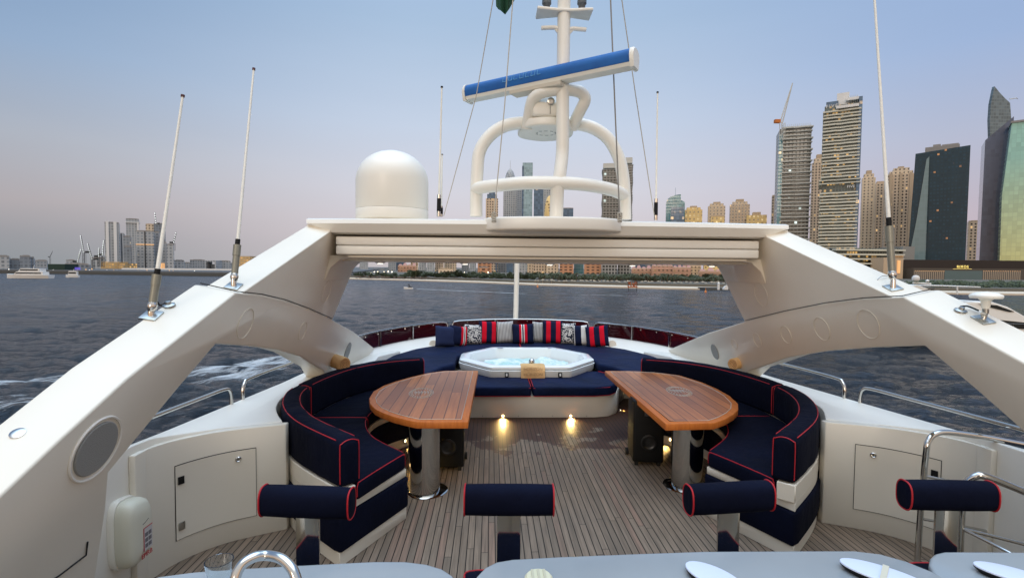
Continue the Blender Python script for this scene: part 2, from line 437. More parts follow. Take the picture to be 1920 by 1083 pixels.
        def cushion(A, B, z0, z1, r, name, nn=26, sag=.006):
            A = resamp(A, nn); B = resamp(B, nn); rings = []; R0 = []
            def sec(o_, i_, sh, dz):
                ac = (i_-o_); wd = ac.length; ac = ac.normalized(); pts = []; r_ = min(r, (wd-2*sh)*.48, (z1-z0-2*dz)*.45)
                x0, x1, y0, y1 = sh, wd-sh, z0+dz*.6, z1-dz
                for cx_, cz_, a0 in ((x0+r_, y1-r_, 180), (x1-r_, y1-r_, 90), (x1-r_*.6, y0+r_*.6, 0), (x0+r_*.6, y0+r_*.6, -90)):
                    rr_ = r_ if cz_ > (z0+z1)/2+.001 else r_*.6
                    for k in range(6):
                        th = R(a0-90*k/5); pts.append((cx_+rr_*math.cos(th), cz_+rr_*math.sin(th)))
                out_ = []
                for u_, z_ in pts: p = o_+ac*u_; out_.append(Vector((p.x if s < 0 else -p.x, p.y, z_)))
                return out_
            for e in (0, 1):
                seq = []
                i, j = (0, 1) if e == 0 else (nn, nn-1)
                dA = (A[j]-A[i]).normalized(); dB = (B[j]-B[i]).normalized()
                for th in (0, 22, 45, 68):
                    q = r*(1-math.sin(R(th))); sh = r*(1-math.cos(R(90-th)))
                    seq.append((A[i]+dA*q*(1 if True else 1), B[i]+dB*q, r*(1-math.cos(R(90-th))) if False else r*(1-math.sin(R(90-(90-th))))))
                R0.append(seq)
            def endrings(e):
                i, j = (0, 1) if e == 0 else (nn, nn-1)
                dA = (A[j]-A[i]).normalized(); dB = (B[j]-B[i]).normalized(); o = []
                for th in (0, 25, 50, 72):
                    q = r*.8*(1-math.sin(R(th))); sh = r*.8*(1-math.cos(R(90-th)))*1.0
                    o.append(sec(A[i]+dA*r*.8*(1-math.cos(R(th))), B[i]+dB*r*.8*(1-math.cos(R(th))), r*.8*(1-math.sin(R(th))), r*.8*(1-math.sin(R(th)))))
                return o
            st = endrings(0); en = list(reversed(endrings(1)))
            mid = [sec(A[i], B[i], -sag*mn.noise(Vector((i*.5, z1, s))), sag*mn.noise(Vector((i*.35, z0*9, s*3)))) for i in range(2, nn-1)]
            m_ = MB(); m_.quadstrip(st+mid+en); ob = m_.build(name, M['navy'], sf, sharp=70)
            k = r*.293; ln = []
            for P, Q in ((A, B), (B, A)):
                L_ = []
                for i in range(1, nn): p = P[i]+(Q[i]-P[i]).normalized()*k; L_.append(Vector((p.x if s < 0 else -p.x, p.y, z1-k+.001)))
                ln.append(L_)
            caps = []
            for i, j in ((0, 1), (nn, nn-1)):
                dA = (A[j]-A[i]).normalized(); ac = (B[i]-A[i]); wd = ac.length; ac.normalize(); L_ = []; q = r*.24
                for u_, z_ in ((q, z0+.03), (q, z1-r), (q+r*.2, z1-r*.55), (q+r*.75, z1-q-.003), (wd/2, z1-q), (wd-q-r*.75, z1-q-.003), (wd-q-r*.2, z1-r*.55), (wd-q, z1-r), (wd-q, z0+.03)):
                    p = A[i]+ac*u_+dA*q; L_.append(Vector((p.x if s < 0 else -p.x, p.y, z_)))
                caps.append(catmull(L_, 3))
            return ob, ln, caps
        def pipe(L_, ob, r_=.0040): m_ = MB(); m_.tube(L_, r_, 6); m_.build('piping', M['red'], ob)
        sc, ln, caps = cushion(offset_path(bi, .04), si, .432, .580, .05, 'seat_cushion'); pipe(ln[1], sc); pipe(caps[0], sc); pipe(caps[1], sc)
        pipe([p+Vector((0, 0, -.118)) for p in ln[1]], sc, .0035)
        bc, ln, caps = cushion(bo, bi, .568, .918, .062, 'back_cushion', sag=.010); pipe(ln[0], bc); pipe(ln[1], bc); pipe(caps[0], bc); pipe(caps[1], bc)
# ---- tables
TL = [(896.5, 694), (865, 694), (832.5, 694.5), (800, 699), (770, 706), (742, 714), (719, 722), (700, 733), (692, 746), (694, 756), (703, 765.6), (718, 773), (738, 780), (760, 785.5), (781, 790), (877.7, 790)]
TR = [(1134, 694.6), (1180, 694.8), (1227.6, 696.5), (1275, 703), (1317, 716), (1345, 728), (1368, 741), (1384, 756), (1384, 767), (1375, 776), (1359, 785), (1339, 792), (1248, 794)]
for s, T, nm in ((-1, TL, 'left'), (1, TR, 'right')):
    pts = [atz(a, b, .74) for a, b in T]
    c = sum(pts, Vector())/len(pts)
    tb = thing('teak_table', 'half-oval varnished teak table on a mirror-chrome pedestal, %s of the deck' % nm, 'table', (c.x, c.y, 0), group='teak dining tables')
    mb = MB(); mb.prism([(p.x, p.y) for p in pts], .675, .738, .006, 2, ang=35); mb.build('edge_band', M['edge'], tb)
    def shrink(P, k):
        n = len(P); o = []
        ar = sum(P[i-1].x*P[i].y-P[i].x*P[i-1].y for i in range(n)); dd = 1 if ar > 0 else -1
        for i in range(n):
            a, b, q = P[i-1], P[i], P[(i+1) % n]
            t1 = (b-a); t1.z = 0; t1.normalize(); t2 = (q-b); t2.z = 0; t2.normalize()
            n1 = Vector((-t1.y, t1.x, 0))*dd; n2 = Vector((-t2.y, t2.x, 0))*dd; m = (n1+n2)
            m.normalize(); o.append(b + m*k/max(.4, m.dot(n1)))
        return o
    pin = shrink(pts, .065)
    mb = MB(); mb.prism([(p.x, p.y) for p in pin], .74, .7415); top = mb.build('tabletop', M['table'], tb, smooth=False)
    mb = MB(); mb.tube([Vector((p.x, p.y, .7415)) for p in shrink(pts, .068)], .0035, 4, closed=True); mb.build('inlay_line', M['inlay'], top)
    em = atz(790 if s < 0 else 1273, 736 if s < 0 else 733, .743)
    mb = MB()
    rot = .1 if s < 0 else -.1
    def ep(a, ra, rb): 
        x, y = ra*math.cos(a), rb*math.sin(a); return Vector((em.x+x*math.cos(rot)-y*math.sin(rot), em.y+x*math.sin(rot)+y*math.cos(rot), .7425))
    mb.tube([ep(a*.2618, .135, .23) for a in range(24)], .003, 4, closed=True)
    for k in range(22):     # wreath leaves
        a = k/22*2*math.pi; q0 = ep(a, .095, .17); q1 = ep(a+.17, .128, .215); mb.tube([q0, (q0+q1)/2+Vector((.003, .002, 0)), q1], .0045, 4)
    for k in range(5):
        x = (k-2)*.034; mb.tube([ep(0, x-.008, 0), ep(0, x-.008, 0)+Vector((0, .08, 0)), ep(0, x+.010, 0)+Vector((0, .04, 0)), ep(0, x+.010, 0)+Vector((0, -.06, 0))], .0045, 4)
    mb.build('emblem', M['inlay'], top)
    pc = atz(799 if s < 0 else 1285, 921 if s < 0 else 912, 0)
    mb = MB(); mb.lathe([(.15, .02), (.15, .675)], (pc.x-(.02 if s < 0 else -.02), pc.y+.02, 0), 64)
    mb.build('pedestal', M['chrome'], tb, sharp=60)
    mb = MB(); mb.lathe([(.205, 0), (.205, .006), (.19, .014), (.12, .02), (0, .02)], (pc.x, pc.y+.03, 0), 48); mb.build('floor_flange', M['chrome'], tb)
# ---- sun pad base, pads, tub
sp = thing('sun_pad', 'large navy sun pad filling the curved bow end of the deck around the hot tub', 'sun pad', (0, 8.5, 0))
half = [(.93, 7.25), (1.12, 7.30), (1.28, 7.45), (1.38, 7.7), (1.46, 8.0), (1.62, 8.3)]
outl = [(-x, y) for x, y in reversed(half)] + half + [(2.4, 8.35), (2.38, 9.2), (1.6, 10.5), (0, 11.0), (-1.6, 10.5), (-2.38, 9.2), (-2.4, 8.35)]
mb = MB(); mb.prism(outl, 0, .322, .01, 2, ang=40); mb.build('step_base', M['white'], sp)
for px in (905, 972, 1036, 1100): 
    mb = MB(); p = at(px, 779, 7.246); mb.lathe([(.007, 0), (.007, .004), (0, .005)], p, 10, (0, -1, 0)); mb.build('screw', M['steel'], sp)
for sx in (-1, 1):
    o = [(sx*.012, 7.14), (sx*.9, 7.14), (sx*1.12, 7.20), (sx*1.25, 7.36), (sx*1.33, 7.6), (sx*1.4, 8.0), (sx*1.55, 8.25), (sx*.012, 8.25)]
    mb = MB(); mb.prism(o, .325, .475, .035, 4, ang=30); pd = mb.build('front_cushion', M['padnavy'], sp, sharp=60)
    mb = MB()
    oo = [(sx*.018, 7.148), (sx*.9, 7.148), (sx*1.115, 7.206), (sx*1.243, 7.364), (sx*1.322, 7.6), (sx*1.39, 8.0)]
    for z in (.452, .338):
        mb.tube([Vector((*p, z)) for p in oo], .0055, 6); mb.build('piping', M['red'], pd); mb = MB()
    mb.tube([Vector((sx*.016, y, .472)) for y in (7.17, 7.5, 7.9)], .005, 6)
    mb.build('piping', M['red'], pd)
# upper pads, left and right halves round the bow
for sx in (-1, 1):
    o = [(sx*.006, 9.71), (sx*.64, 9.71), (sx*1.165, 8.98), (sx*1.165, 8.2), (sx*1.35, 7.95), (sx*1.45, 7.6), (sx*1.52, 7.16), (sx*1.9, 7.10), (sx*2.25, 7.45), (sx*2.38, 8.3), (sx*2.30, 9.0), (sx*2.02, 9.7), (sx*1.5, 10.35), (sx*.8, 10.75), (sx*.006, 10.87)]
    mb = MB(); mb.prism(o, .45, .605, .045, 4, ang=18); pd = mb.build('bow_cushion', M['padnavy'], sp, sharp=60)
    mb = MB(); mb.tube([Vector((sx*x, y, .482)) for x, y in ((1.16, 8.19), (1.34, 7.94), (1.44, 7.6), (1.50, 7.15))], .0055, 6); mb.build('piping', M['red'], pd); mb = MB()
    mb.tube([Vector((sx*.006, y, .603)) for y in (9.75, 10.2, 10.8)], .006, 6); mb.build('piping', M['red'], pd)
# hot tub
ht = thing('hot_tub', 'white octagonal hot tub with bubbling water set into the navy sun pad', 'hot tub', (0.03, 8.7, .47))
OCT = [(-.60, 7.76), (.64, 7.76), (1.14, 8.42), (1.14, 8.95), (.62, 9.68), (-.58, 9.68), (-1.10, 8.95), (-1.10, 8.42)]
def octo(k, c=(.02, 8.72), r=0):
    P = [Vector((c[0]+(x-c[0])*k, c[1]+(y-c[1])*k)) for x, y in OCT]
    out = []     # rounded corners
    n = len(P)
    for i in range(n):
        a, b, q = P[i-1], P[i], P[(i+1) % n]
        for t in (0, .25, .5, .75, 1):
            p0 = b+(a-b).normalized()*.06; p2 = b+(q-b).normalized()*.06
            out.append(p0*(1-t)**2+b*2*t*(1-t)+p2*t*t)
    return out
def orings(spec): return [[Vector((p.x, p.y, z)) for p in octo(k)] for k, z in spec]
mb = MB(); mb.quadstrip(orings([(.985, .45), (1.0, .47), (1.012, .575), (1.0, .584)]), cap=False); mb.build('skirt', M['tub'], ht)
mb = MB(); mb.quadstrip(orings([(.985, .58), (.985, .590)]), cap=False); mb.build('rim_gap', M['blackgap'], ht)
mb = MB(); mb.quadstrip(orings([(.98, .590), (1.0, .592), (1.003, .625), (.985, .643), (.90, .648), (.86, .640), (.845, .61), (.80, .42), (.70, .12), (.5, .06)]), cap=False)
V = [p for p in orings([(.5, .06)])[0]]; mb.bm.faces.new([mb.bm.verts.new(p) for p in V]); shell = mb.build('shell', M['tub'], ht, sharp=50)
# water
wm = mat('tub_water', (.30, .62, .62), .35, spec=.2, ior=1.33); t = NT(wm); o = t.n('ShaderNodeNewGeometry').outputs['Position']
nn = t.noise(o, 6, 4, .6); t.l(t.mix(t.mapr(nn, .42, .62), (.42, .62, .58), (.74, .80, .76)), t.b.inputs['Base Color']); t.bump(nn, .6, .08)
mb = MB(); N = 40; gx = [-1.0+2.05*i/N for i in range(N+1)]; gy = [7.85+1.75*i/N for i in range(N+1)]
from mathutils import noise as mn
def inside(x, y):
    P = octo(.79); c = False
    for i in range(len(P)):
        a, b = P[i-1], P[i]
        if (a.y > y) != (b.y > y) and x < (b.x-a.x)*(y-a.y)/(b.y-a.y)+a.x: c = not c
    return c
vv = {}
for i, x in enumerate(gx):
    for j, y in enumerate(gy):
        bubb = .13*math.exp(-((x-.42)**2/.05+(y-8.95)**2/.06)) + .10*math.exp(-((x+.30)**2/.16+(y-9.0)**2/.05))
        if inside(x, y): vv[i, j] = mb.bm.verts.new((x, y, .455+bubb*.9+.05*mn.noise(Vector((x*5, y*5, 0)))))
for (i, j) in list(vv):
    q = [(i, j), (i+1, j), (i+1, j+1), (i, j+1)]
    if all(k in vv for k in q): mb.bm.faces.new([vv[k] for k in q])
mb.build('water', wm, ht)
mb = MB(); p = at(997, 673, 8.0)
mb.lathe([(.0, -.06), (.03, -.05), (.045, -.02), (.05, .01), (.04, .04), (.02, .055), (0, .06)], Vector((p.x, 8.0, .665)), 16); mb.lathe([(.02, -.1), (.02, 0)], Vector((p.x, 8.0, .665)), 12); mb.build('tap_ball', M['chrome'], ht)
for px, py in ((938, 654), (1034, 654)):
    p = atz(px, py, .645); mb = MB(); mb.box((p.x-.05, 9.53, .640), (p.x+.05, 9.60, .654), .012); mb.build('headrest', mat('headrest_grey', (.38, .38, .46), .6), ht)
for px in (950, 1050):
    p = at(px, 702, 7.74); mb = MB(); mb.box((p.x-.028, 7.715, .485), (p.x+.028, 7.75, .555), .005); c = mb.build('control', M['black'], ht)
    mb = MB(); mb.box((p.x-.013, 7.708, .505), (p.x+.013, 7.714, .545)); mb.build('button', M['tub'], c)
# ---- towels
def folded(name, label, x0, x1):
    tw = thing(name, label, 'towel', ((x0+x1)/2, 7.74, .5))
    prof = [(7.92, .655), (7.83, .665), (7.755, .655), (7.722, .62), (7.712, .575), (7.705, .52), (7.71, .47)]
    inn = [(y+.028 if z < .64 else y, z-.022 if z >= .64 else z) for y, z in prof]
    rings = []
    for k in range(9):
        x = x0+(x1-x0)*k/8; e = .008 if 0 < k < 8 else 0
        rings.append([Vector((x, y-e*(z < .65), z+e*(z > .64))) for y, z in prof]+[Vector((x, y, z)) for y, z in reversed(inn)])
    mb = MB(); mb.quadstrip(rings); b = mb.build('cloth', M['towel'], tw, sharp=60)
    for yy, zz, tilt in ((7.700, .595, 78), (7.688, .515, 88)):
        cu = bpy.data.curves.new('lettering', 'FONT'); cu.body = 'HORIZON'; cu.size = .062; cu.align_x = 'CENTER'; cu.extrude = .001
        to = bpy.data.objects.new('lettering', cu); COL.objects.link(to); cu.materials.append(M['toweldark']); to.parent = b
        to.location = Vector(((x0+x1)/2, yy-.003, zz))-tw.location; to.rotation_euler = (R(tilt), 0, 0)
    return tw
p0 = at(977, 690, 7.72); p1 = at(1022, 690, 7.72)
folded('folded_towel', 'tan towel folded over the front rim of the hot tub', p0.x, p1.x)
def rolled(label, c, ax, L, r):
    tw = thing('rolled_towel', label, 'towel', c)
    ax = Vector(ax).normalized(); mb = MB()
    n = 24; prof = [(r*.5, -L/2+.012), (r*.92, -L/2+.004), (r, -L/2+.02), (r*1.01, 0), (r, L/2-.02), (r*.92, L/2-.004), (r*.5, L/2-.012)]
    mb.lathe(prof, c, n, ax); mb.build('cloth', M['towel'], tw, sharp=70)
    u = ax.orthogonal().normalized(); v = ax.cross(u); mb = MB()
    for e in (-1, 1):
        P = [Vector(c)+ax*e*(L/2-.006)+(u*math.cos(a*.5)+v*math.sin(a*.5))*(r*.12+r*.78*a/38) for a in range(38)]
        mb.tube(P, .0035, 4)
    mb.build('roll_fold', M['toweldark'], tw)
p = at(636, 679, 6.3); rolled('rolled tan towel lying under the left arch leg behind the sofa back', (p.x, p.y, p.z), (1, -.8, -.12), .24, .085)
p = at(1385, 680, 6.3); rolled('rolled tan towel lying under the right arch leg behind the sofa back', (p.x, p.y, p.z), (1, .55, .05), .26, .072)
# ---- windscreen
def wpt(t, z, a=2.93, b=3.95): return Vector((a*math.sin(t)+.06, 7.45+b*math.cos(t), z))
def screen(label, t0, t1, posts):
    ws = thing('windscreen_panel', label, 'windscreen', wpt((t0+t1)/2, .7), group='tinted windscreen panels')
    n = 24; top = lambda t: 1.005-.02*abs(t)/1.5
    mb = MB(); mb.quadstrip([[wpt(t0+(t1-t0)*k/n, .72), wpt(t0+(t1-t0)*k/n, top(0)-.012), wpt(t0+(t1-t0)*k/n, top(0)-.012, 2.94, 3.96), wpt(t0+(t1-t0)*k/n, .72, 2.94, 3.96)] for k in range(n+1)]); mb.build('acrylic_pane', M['acrylic'], ws)
    ts = [t0+(t1-t0)*k/n for k in range(n+1)]
    e = .03*(1 if t1 > t0 else -1)
    P = [wpt(t0, .70), wpt(t0, .93), wpt(t0+e*.3, .985)] + [wpt(t, 1.0) for t in ts[1:-1]] + [wpt(t1-e*.3, .985), wpt(t1, .93), wpt(t1, .70)]
    mb = MB(); mb.tube(P, .0135, 8); mb.build('rail', M['chrome'], ws)
    for pt in posts:
        mb = MB(); mb.tube([wpt(pt, .70, 2.915, 3.93), wpt(pt, 1.0, 2.915, 3.93)], .011, 8); mb.build('post', M['chrome'], ws)
    for k in range(1, int(abs(t1-t0)/.13)+1):
        mb = MB(); q = wpt(t0+(t1-t0)*k/(int(abs(t1-t0)/.13)+1), .955, 2.92, 3.935); mb.lathe([(.011, -.004), (.011, .004), (0, .006)], q, 8, (0, -1, 0)); mb.build('rivet', M['chrome'], ws)
def tt(px, py=600):
    # angle at which the sight line crosses the rail ellipse
    v = ray(px, py); best = None
    for k in range(-160, 161):
        t = k*.01; q = wpt(t, 0); d = abs((q.x-CAM.x)/(q.y-CAM.y)-v.x/v.y)
        if best is None or d < best[0]: best = (d, t)
    return best[1]
screen('left dark red windscreen panel with chrome rail beside the left arch leg', -1.36, tt(840), [tt(713, 640), tt(773, 620)])
screen('middle dark red windscreen panel with chrome rail behind the cushions', tt(849), tt(1104), [tt(928), tt(1018)])
screen('right dark red windscreen panel with chrome rail beside the right arch leg', tt(1113), 1.36, [tt(1185, 620), tt(1254, 640)])
# coaming wall carrying the windscreen round the bow
bw = thing('bow_coaming', 'low white moulded coaming curving round the bow behind the cushions', 'coaming', (0, 11, .6))
mb = MB(); rr = []
for k in range(61):
    t = -1.36+2.72*k/60; fl = .045*abs(math.sin(t))
    rr.append([wpt(t, -.3, 3.0, 4.02), wpt(t, .70, 2.99, 4.01), wpt(t, .715, 2.97, 3.99), wpt(t, .715, 2.86, 3.88), wpt(t, .70, 2.84, 3.86), wpt(t, .50, 2.42, 3.50), wpt(t, -.3, 2.42, 3.50)])
mb.quadstrip(rr); mb.build('coaming_wall', M['white'], bw, sharp=30)
for px, py in ((812, 645), (1148, 645)):
    p = at(px, py, 10.15); mb = MB(); mb.lathe([(.075, 0), (.085, .02), (.075, .035), (.03, .03), (0, .03)], p, 24, (-.3 if px > 960 else .3, -1, .25)); mb.build('cup_recess', M['cream'], bw)
# bow staff
st = thing('bow_staff', 'white vertical pole standing on the foredeck beyond the windscreen', 'pole', (at(967, 595, 13.5).x, 13.5, -.3))
mb = MB(); mb.tube([at(965.5, 640, 13.5), at(967, 595, 13.5), at(969.5, 487, 13.5), at(970, 445, 13.5)], .066, 16); mb.build('pole', M['tube'], st)
mb = MB(); q = at(965.5, 640, 13.5); mb.lathe([(.12, q.z-1.3), (.12, q.z-1.27), (.07, q.z-1.25), (.07, q.z)], (q.x, q.y, 0), 20); mb.build('socket', M['chrome'], st)
# ---- pillows
def stripes(name, bands, base, axis='x'):
    m = mat(name, base, .9, spec=.15); t = NT(m); o = t.obj(); x = t.xyz(o)[0]; c = base
    for a, b, colr in bands:
        f = t.math('MULTIPLY', t.math('GREATER_THAN', x, a), t.math('LESS_THAN', x, b)); c = t.mix(f, c, colr)
    if bands: t.l(c, t.b.inputs['Base Color'])
    t.bump(t.noise(o, 9, 3, .5), .3, .02); return m
NV = (.006, .010, .035); RD = (.60, .006, .022); WH = (.62, .60, .56)
PM = {'navy': stripes('pillow_navy', [], (.018, .026, .07)),
      'stripe3': stripes('pillow_stripe_set', [(.03, .075, RD), (.075, .092, WH), (.092, .106, NV), (.106, .122, WH), (.122, .16, RD)], NV),
      'red2': stripes('pillow_two_red', [(-.13, -.04, RD), (.07, .16, RD)], NV),
      'centre': stripes('pillow_centre_band', [(-.075, -.035, RD), (-.035, -.015, WH), (-.015, .01, NV), (.01, .03, WH), (.03, .085, RD)], NV),
      'white2': stripes('pillow_white_bars', [(-.19, -.12, WH), (.01, .12, WH)], NV)}
m = mat('pillow_ticking', WH, .9); t = NT(m); o = t.obj(); x = t.xyz(o)[0]
t.l(t.mix(t.mapr(t.math('SINE', t.math('MULTIPLY', x, 2*math.pi/.030)), .35, .6), (.55, .53, .49), (.05, .05, .07)), t.b.inputs['Base Color']); PM['tick'] = m
m = mat('pillow_pattern', WH, .9); t = NT(m); o = t.obj()
vv_ = t.n('ShaderNodeTexVoronoi', feature='DISTANCE_TO_EDGE'); vv_.inputs['Scale'].default_value = 5.5; dn = t.n('ShaderNodeVectorMath', operation='ADD'); t.l(o, dn.inputs[0])
nz = t.noise(o, 7, 2, .5, 1); t.l(nz, dn.inputs[1]); t.l(dn.outputs[0], vv_.inputs['Vector'])
t.l(t.mix(t.mapr(vv_.outputs[0], .10, .14), WH, (.008, .010, .03)), t.b.inputs['Base Color']); PM['pattern'] = m
def pillow(px0, px1, py0, py1, Y, kind, label, lean=.25, yaw=0, roll=0):
    a = at(px0, py1, Y); b = at(px1, py0, Y); w = (b.x-a.x)/max(.6, math.cos(yaw)); h = (b.z-.60)/math.cos(lean); h = max(h, .34)*(.94+.12*((px0*7) % 10)/10); th = .17; roll += (((px1*13) % 10)/10-.5)*.14
    pl = thing('pillow', label, 'cushion', ((a.x+b.x)/2, Y, .60), yaw)
    mb = MB(); n = 12; rings = []
    def prof(u, v):
        f = (1-abs(u)**4)*(1-abs(v)**4); return max(f, 0)**.5*th/2
    for sgn in (1, -1):
        G = [[None]*(n+1) for _ in range(n+1)]
        for i in range(n+1):
            for j in range(n+1):
                u = -1+2*i/n; v = -1+2*j/n; pinch = 1-.06*(1-u*u) if abs(v) > .9 else 1; pinu = 1-.05*(1-v*v) if abs(u) > .9 else 1
                G[i][j] = mb.bm.verts.new((u*w/2*pinu, -sgn*prof(u, v)*(1+.15*mn.noise(Vector((u*2+px0, v*2, sgn)))), v*h/2*pinch))
        for i in range(n):
            for j in range(n): mb.bm.faces.new((G[i][j], G[i+1][j], G[i+1][j+1], G[i][j+1]) if sgn > 0 else (G[i][j+1], G[i+1][j+1], G[i+1][j], G[i][j]))
    bmesh.ops.remove_doubles(mb.bm, verts=mb.bm.verts, dist=1e-4)
    o = mb.build('cover', PM[kind], pl, sharp=80, world=False); o.location = (0, 0, h/2*math.cos(lean)); o.rotation_euler = (-lean, roll, 0)
    return pl
PIL = [(817, 852, 613, 645, 9.95, 'navy', 'plain faded navy pillow at the left end of the pillow row', .2, .55, .1),
 (843, 876, 609, 643, 10.1, 'stripe3', 'navy pillow with narrow red and white stripes beside the plain navy one', .25, .45, .12),
 (870, 904, 606, 641, 10.3, 'pattern', 'black and white patterned pillow on the left side of the row', .25, .3, .1),
 (897, 932, 604, 638, 10.4, 'red2', 'navy pillow with two red stripes left of the ticking pillow', .25, .2, .05),
 (928, 964, 603, 638, 10.5, 'tick', 'larger grey and white ticking stripe pillow left of centre', .25, .1, 0),
 (960, 1001, 605, 638, 10.4, 'centre', 'navy pillow with a red and white centre band in mid row', .25, 0, 0),
 (997, 1023, 605, 638, 10.6, 'tick', 'narrow grey ticking pillow half hidden right of the centre-band pillow', .25, 0, 0),
 (1017, 1055, 603, 638, 10.45, 'red2', 'navy pillow with two red stripes right of the centre', .25, -.1, 0),
 (1052, 1079, 605, 641, 10.4, 'pattern', 'black and white patterned pillow on the right side of the row', .25, -.25, -.05),
 (1076, 1104, 608, 643, 10.2, 'white2', 'navy pillow with broad white bars second from the right end', .25, -.3, -.05),
 (1099, 1140, 610, 648, 10.0, 'red2', 'navy pillow with two red stripes at the right end of the row', .25, -.4, -.08)]
for a in PIL: pillow(*a)
# ---- arch
def lpoly(L, s=-1): 
    out = []
    for q in L:
        if len(q) == 2: p = side(q[0], q[1])
        else: p = Vector((-(AX0+AK*(2.4-q[2])), q[1], q[2]))
        out.append(p)
    return out
LOW = [(443, 548), (490, 553), (533, 563), (580, 580), (623, 599), (665, 623), (705, 655), (0, 8.9, .60), (0, 6.6, .60), (606, 694), (593, 687), (563, 668), (520, 656), (467, 649), (405, 645), (330, 733), (250, 830), (205, 885), (0, 2.66, .9), (0, 2.72, .5), (0, 2.75, .0), (0, 1.0, .0), (0, 1.15, .7), (0, 930), (110, 826), (240, 708)]
UP = [(621, 434), (465, 543), (440, 560), (500, 600), (580, 600), (624, 603), (625, 598), (645, 550), (671, 489), (0, 6.2, 2.22), (0, 6.2, 2.50), (0, 5.0, 2.50)]
ar = thing('radar_arch', 'white moulded arch spanning the deck with sloping legs and top beam', 'arch', (0, 5.2, 2.4))
for s in (-1, 1):
    P = lpoly(LOW); P = mir(P, s)
    mb = MB(); mb.slab(P, (s*.27, 0, .05), .014, 3, ang=22); mb.build('leg', M['archlow'] if 'archlow' in M else M['cream'], ar, sharp=35)
    P = lpoly(UP); P = [p+Vector((-.008, 0, 0)) for p in P]; P = mir(P, s)
    mb = MB(); mb.slab(P, (s*.23, 0, .05), .014, 3, ang=22); mb.build('strut', M['cream'], ar, sharp=35)
    # seam between the two mouldings
    J = [side(*q) for q in ((443, 547), (490, 552), (533, 562), (580, 579), (623, 598))]
    J = [J[0]+Vector((-.24, .02, .055))]+[p+Vector((.004, 0, .004)) for p in J]; J = mir(J, s)
    mb = MB(); mb.tube(J, .0035, 5); mb.build('seam', M['blackgap'], ar)
nrmL = Vector((1, 0, AK)).normalized()
def ring_on_leg(px, py, r, s, disc=False, w=.004):
    c = side(px, py, s); c2 = Vector((-abs(c.x), c.y, c.z)) ; nn_ = Vector((nrmL.x*(-s), 0, -nrmL.z)); 
    u = Vector((0, 1, 0)); v = nn_.cross(u); mb = MB()
    if disc:
        mb.lathe([(r, -.004), (r, .006), (r*.97, .010), (0, .010)], c, 48, nn_); return mb
    mb.tube([c+nn_*.003+(u*math.cos(a)+v*math.sin(a))*r for a in [k*math.pi/24 for k in range(48)]], w, 5, closed=True); return mb
gm = mat('speaker_mesh', (.27, .27, .25), .8); t = NT(gm); o = t.obj(); vn = t.n('ShaderNodeTexVoronoi'); vn.inputs['Scale'].default_value = 220; t.l(o, vn.inputs['Vector']); t.bump(vn.outputs[0], .5, .003)
ring_on_leg(180, 840, .128, -1, True).build('speaker_grille', gm, ar)
ring_on_leg(180, 840, .150, -1, w=.007).build('speaker_rim', M['white'], ar)
ring_on_leg(651, 659, .13, -1, True).build('speaker_grille', gm, ar)
ring_on_leg(1341, 659, .11, 1, True).build('speaker_grille', gm, ar)
for px, py, r, s in ((460, 606, .11, -1), (567, 620, .09, -1), (612, 546, .12, -1), (1427, 551, .13, 1), (1628, 607, .115, 1), (1541, 616, .105, 1), (1474, 627, .09, 1), (1420, 637, .08, 1), (1377, 645, .07, 1)):
    ring_on_leg(px, py, r, s, w=.0022).build('blanking_plate', M['cream'], ar)
# low access seam on the foot of the left leg
mb = MB(); q = [side(*k)+Vector((.004, 0, 0)) for k in ((163, 1015), (160, 1040), (110, 1078), (60, 1110))]; mb.tube(q, .004, 5); mb.build('seam', M['blackgap'], ar)
# beam
mb = MB()
yb, yf = 5.02, 6.2
a = [Vector((-2.34, yb-.06, 2.60)), Vector((2.34, yb-.06, 2.60)), Vector((2.12, yb, 2.485)), Vector((-2.12, yb, 2.485))]
zt = 2.615; 
rings = []
for k in range(25):
    f = -1+2*k/24; xt = 2.36*f; xb = 2.13*f; b = .012*(1-f*f)
    rings.append([Vector((xb, yb+.04, 2.462)), Vector((xb, yb-.005, 2.475)), Vector((xt*.96+xb*.04, yb-.045, 2.555+b)), Vector((xt, yb-.03, 2.592+b)), Vector((xt, yb+.03, 2.608+b)), Vector((xt, yf, 2.62+b)), Vector((xt, yf+.06, 2.55)), Vector((xb, yf, 2.462))])
mb.quadstrip(rings); mb.build('beam', M['white'], ar, sharp=30)
mb = MB(); mb.prism(catmull([(-.68, 5.4, 0), (-.66, 5.03, 0), (-.5, 4.87, 0), (-.2, 4.79, 0), (.1, 4.775, 0), (.4, 4.82, 0), (.62, 4.93, 0), (.72, 5.08, 0), (.74, 5.4, 0)], 5), 2.505, 2.632, .022, 3, ang=30)
mb.build('mast_step', M['white'], ar, sharp=50)
mb = MB()
for z0, z1 in ((2.355, 2.440), (2.262, 2.350)):
    mb.prism([(-2.105, 5.06), (2.105, 5.06), (2.105, 5.30), (-2.105, 5.30)], z0, z1, .014, 3, alledges=True)
mb.build('awning_box', M['white'], ar)
mb = MB(); mb.box((-2.16, 5.30, 2.20), (2.16, 6.18, 2.46), .02); mb.box((-2.0, 5.10, 2.235), (2.0, 5.31, 2.258), .004); 
for s in (-1, 1):   # curved brackets into the legs
    mb.slab([Vector((s*1.95, 5.2, 2.245)), Vector((s*2.1, 5.2, 2.22)), Vector((s*2.20, 5.2, 2.13)), Vector((s*2.26, 5.2, 2.0)), Vector((s*2.26, 5.2, 2.26)), Vector((s*1.95, 5.2, 2.26))], (0, .9, 0), .01)
mb.build('soffit', M['cream'], ar, sharp=30)
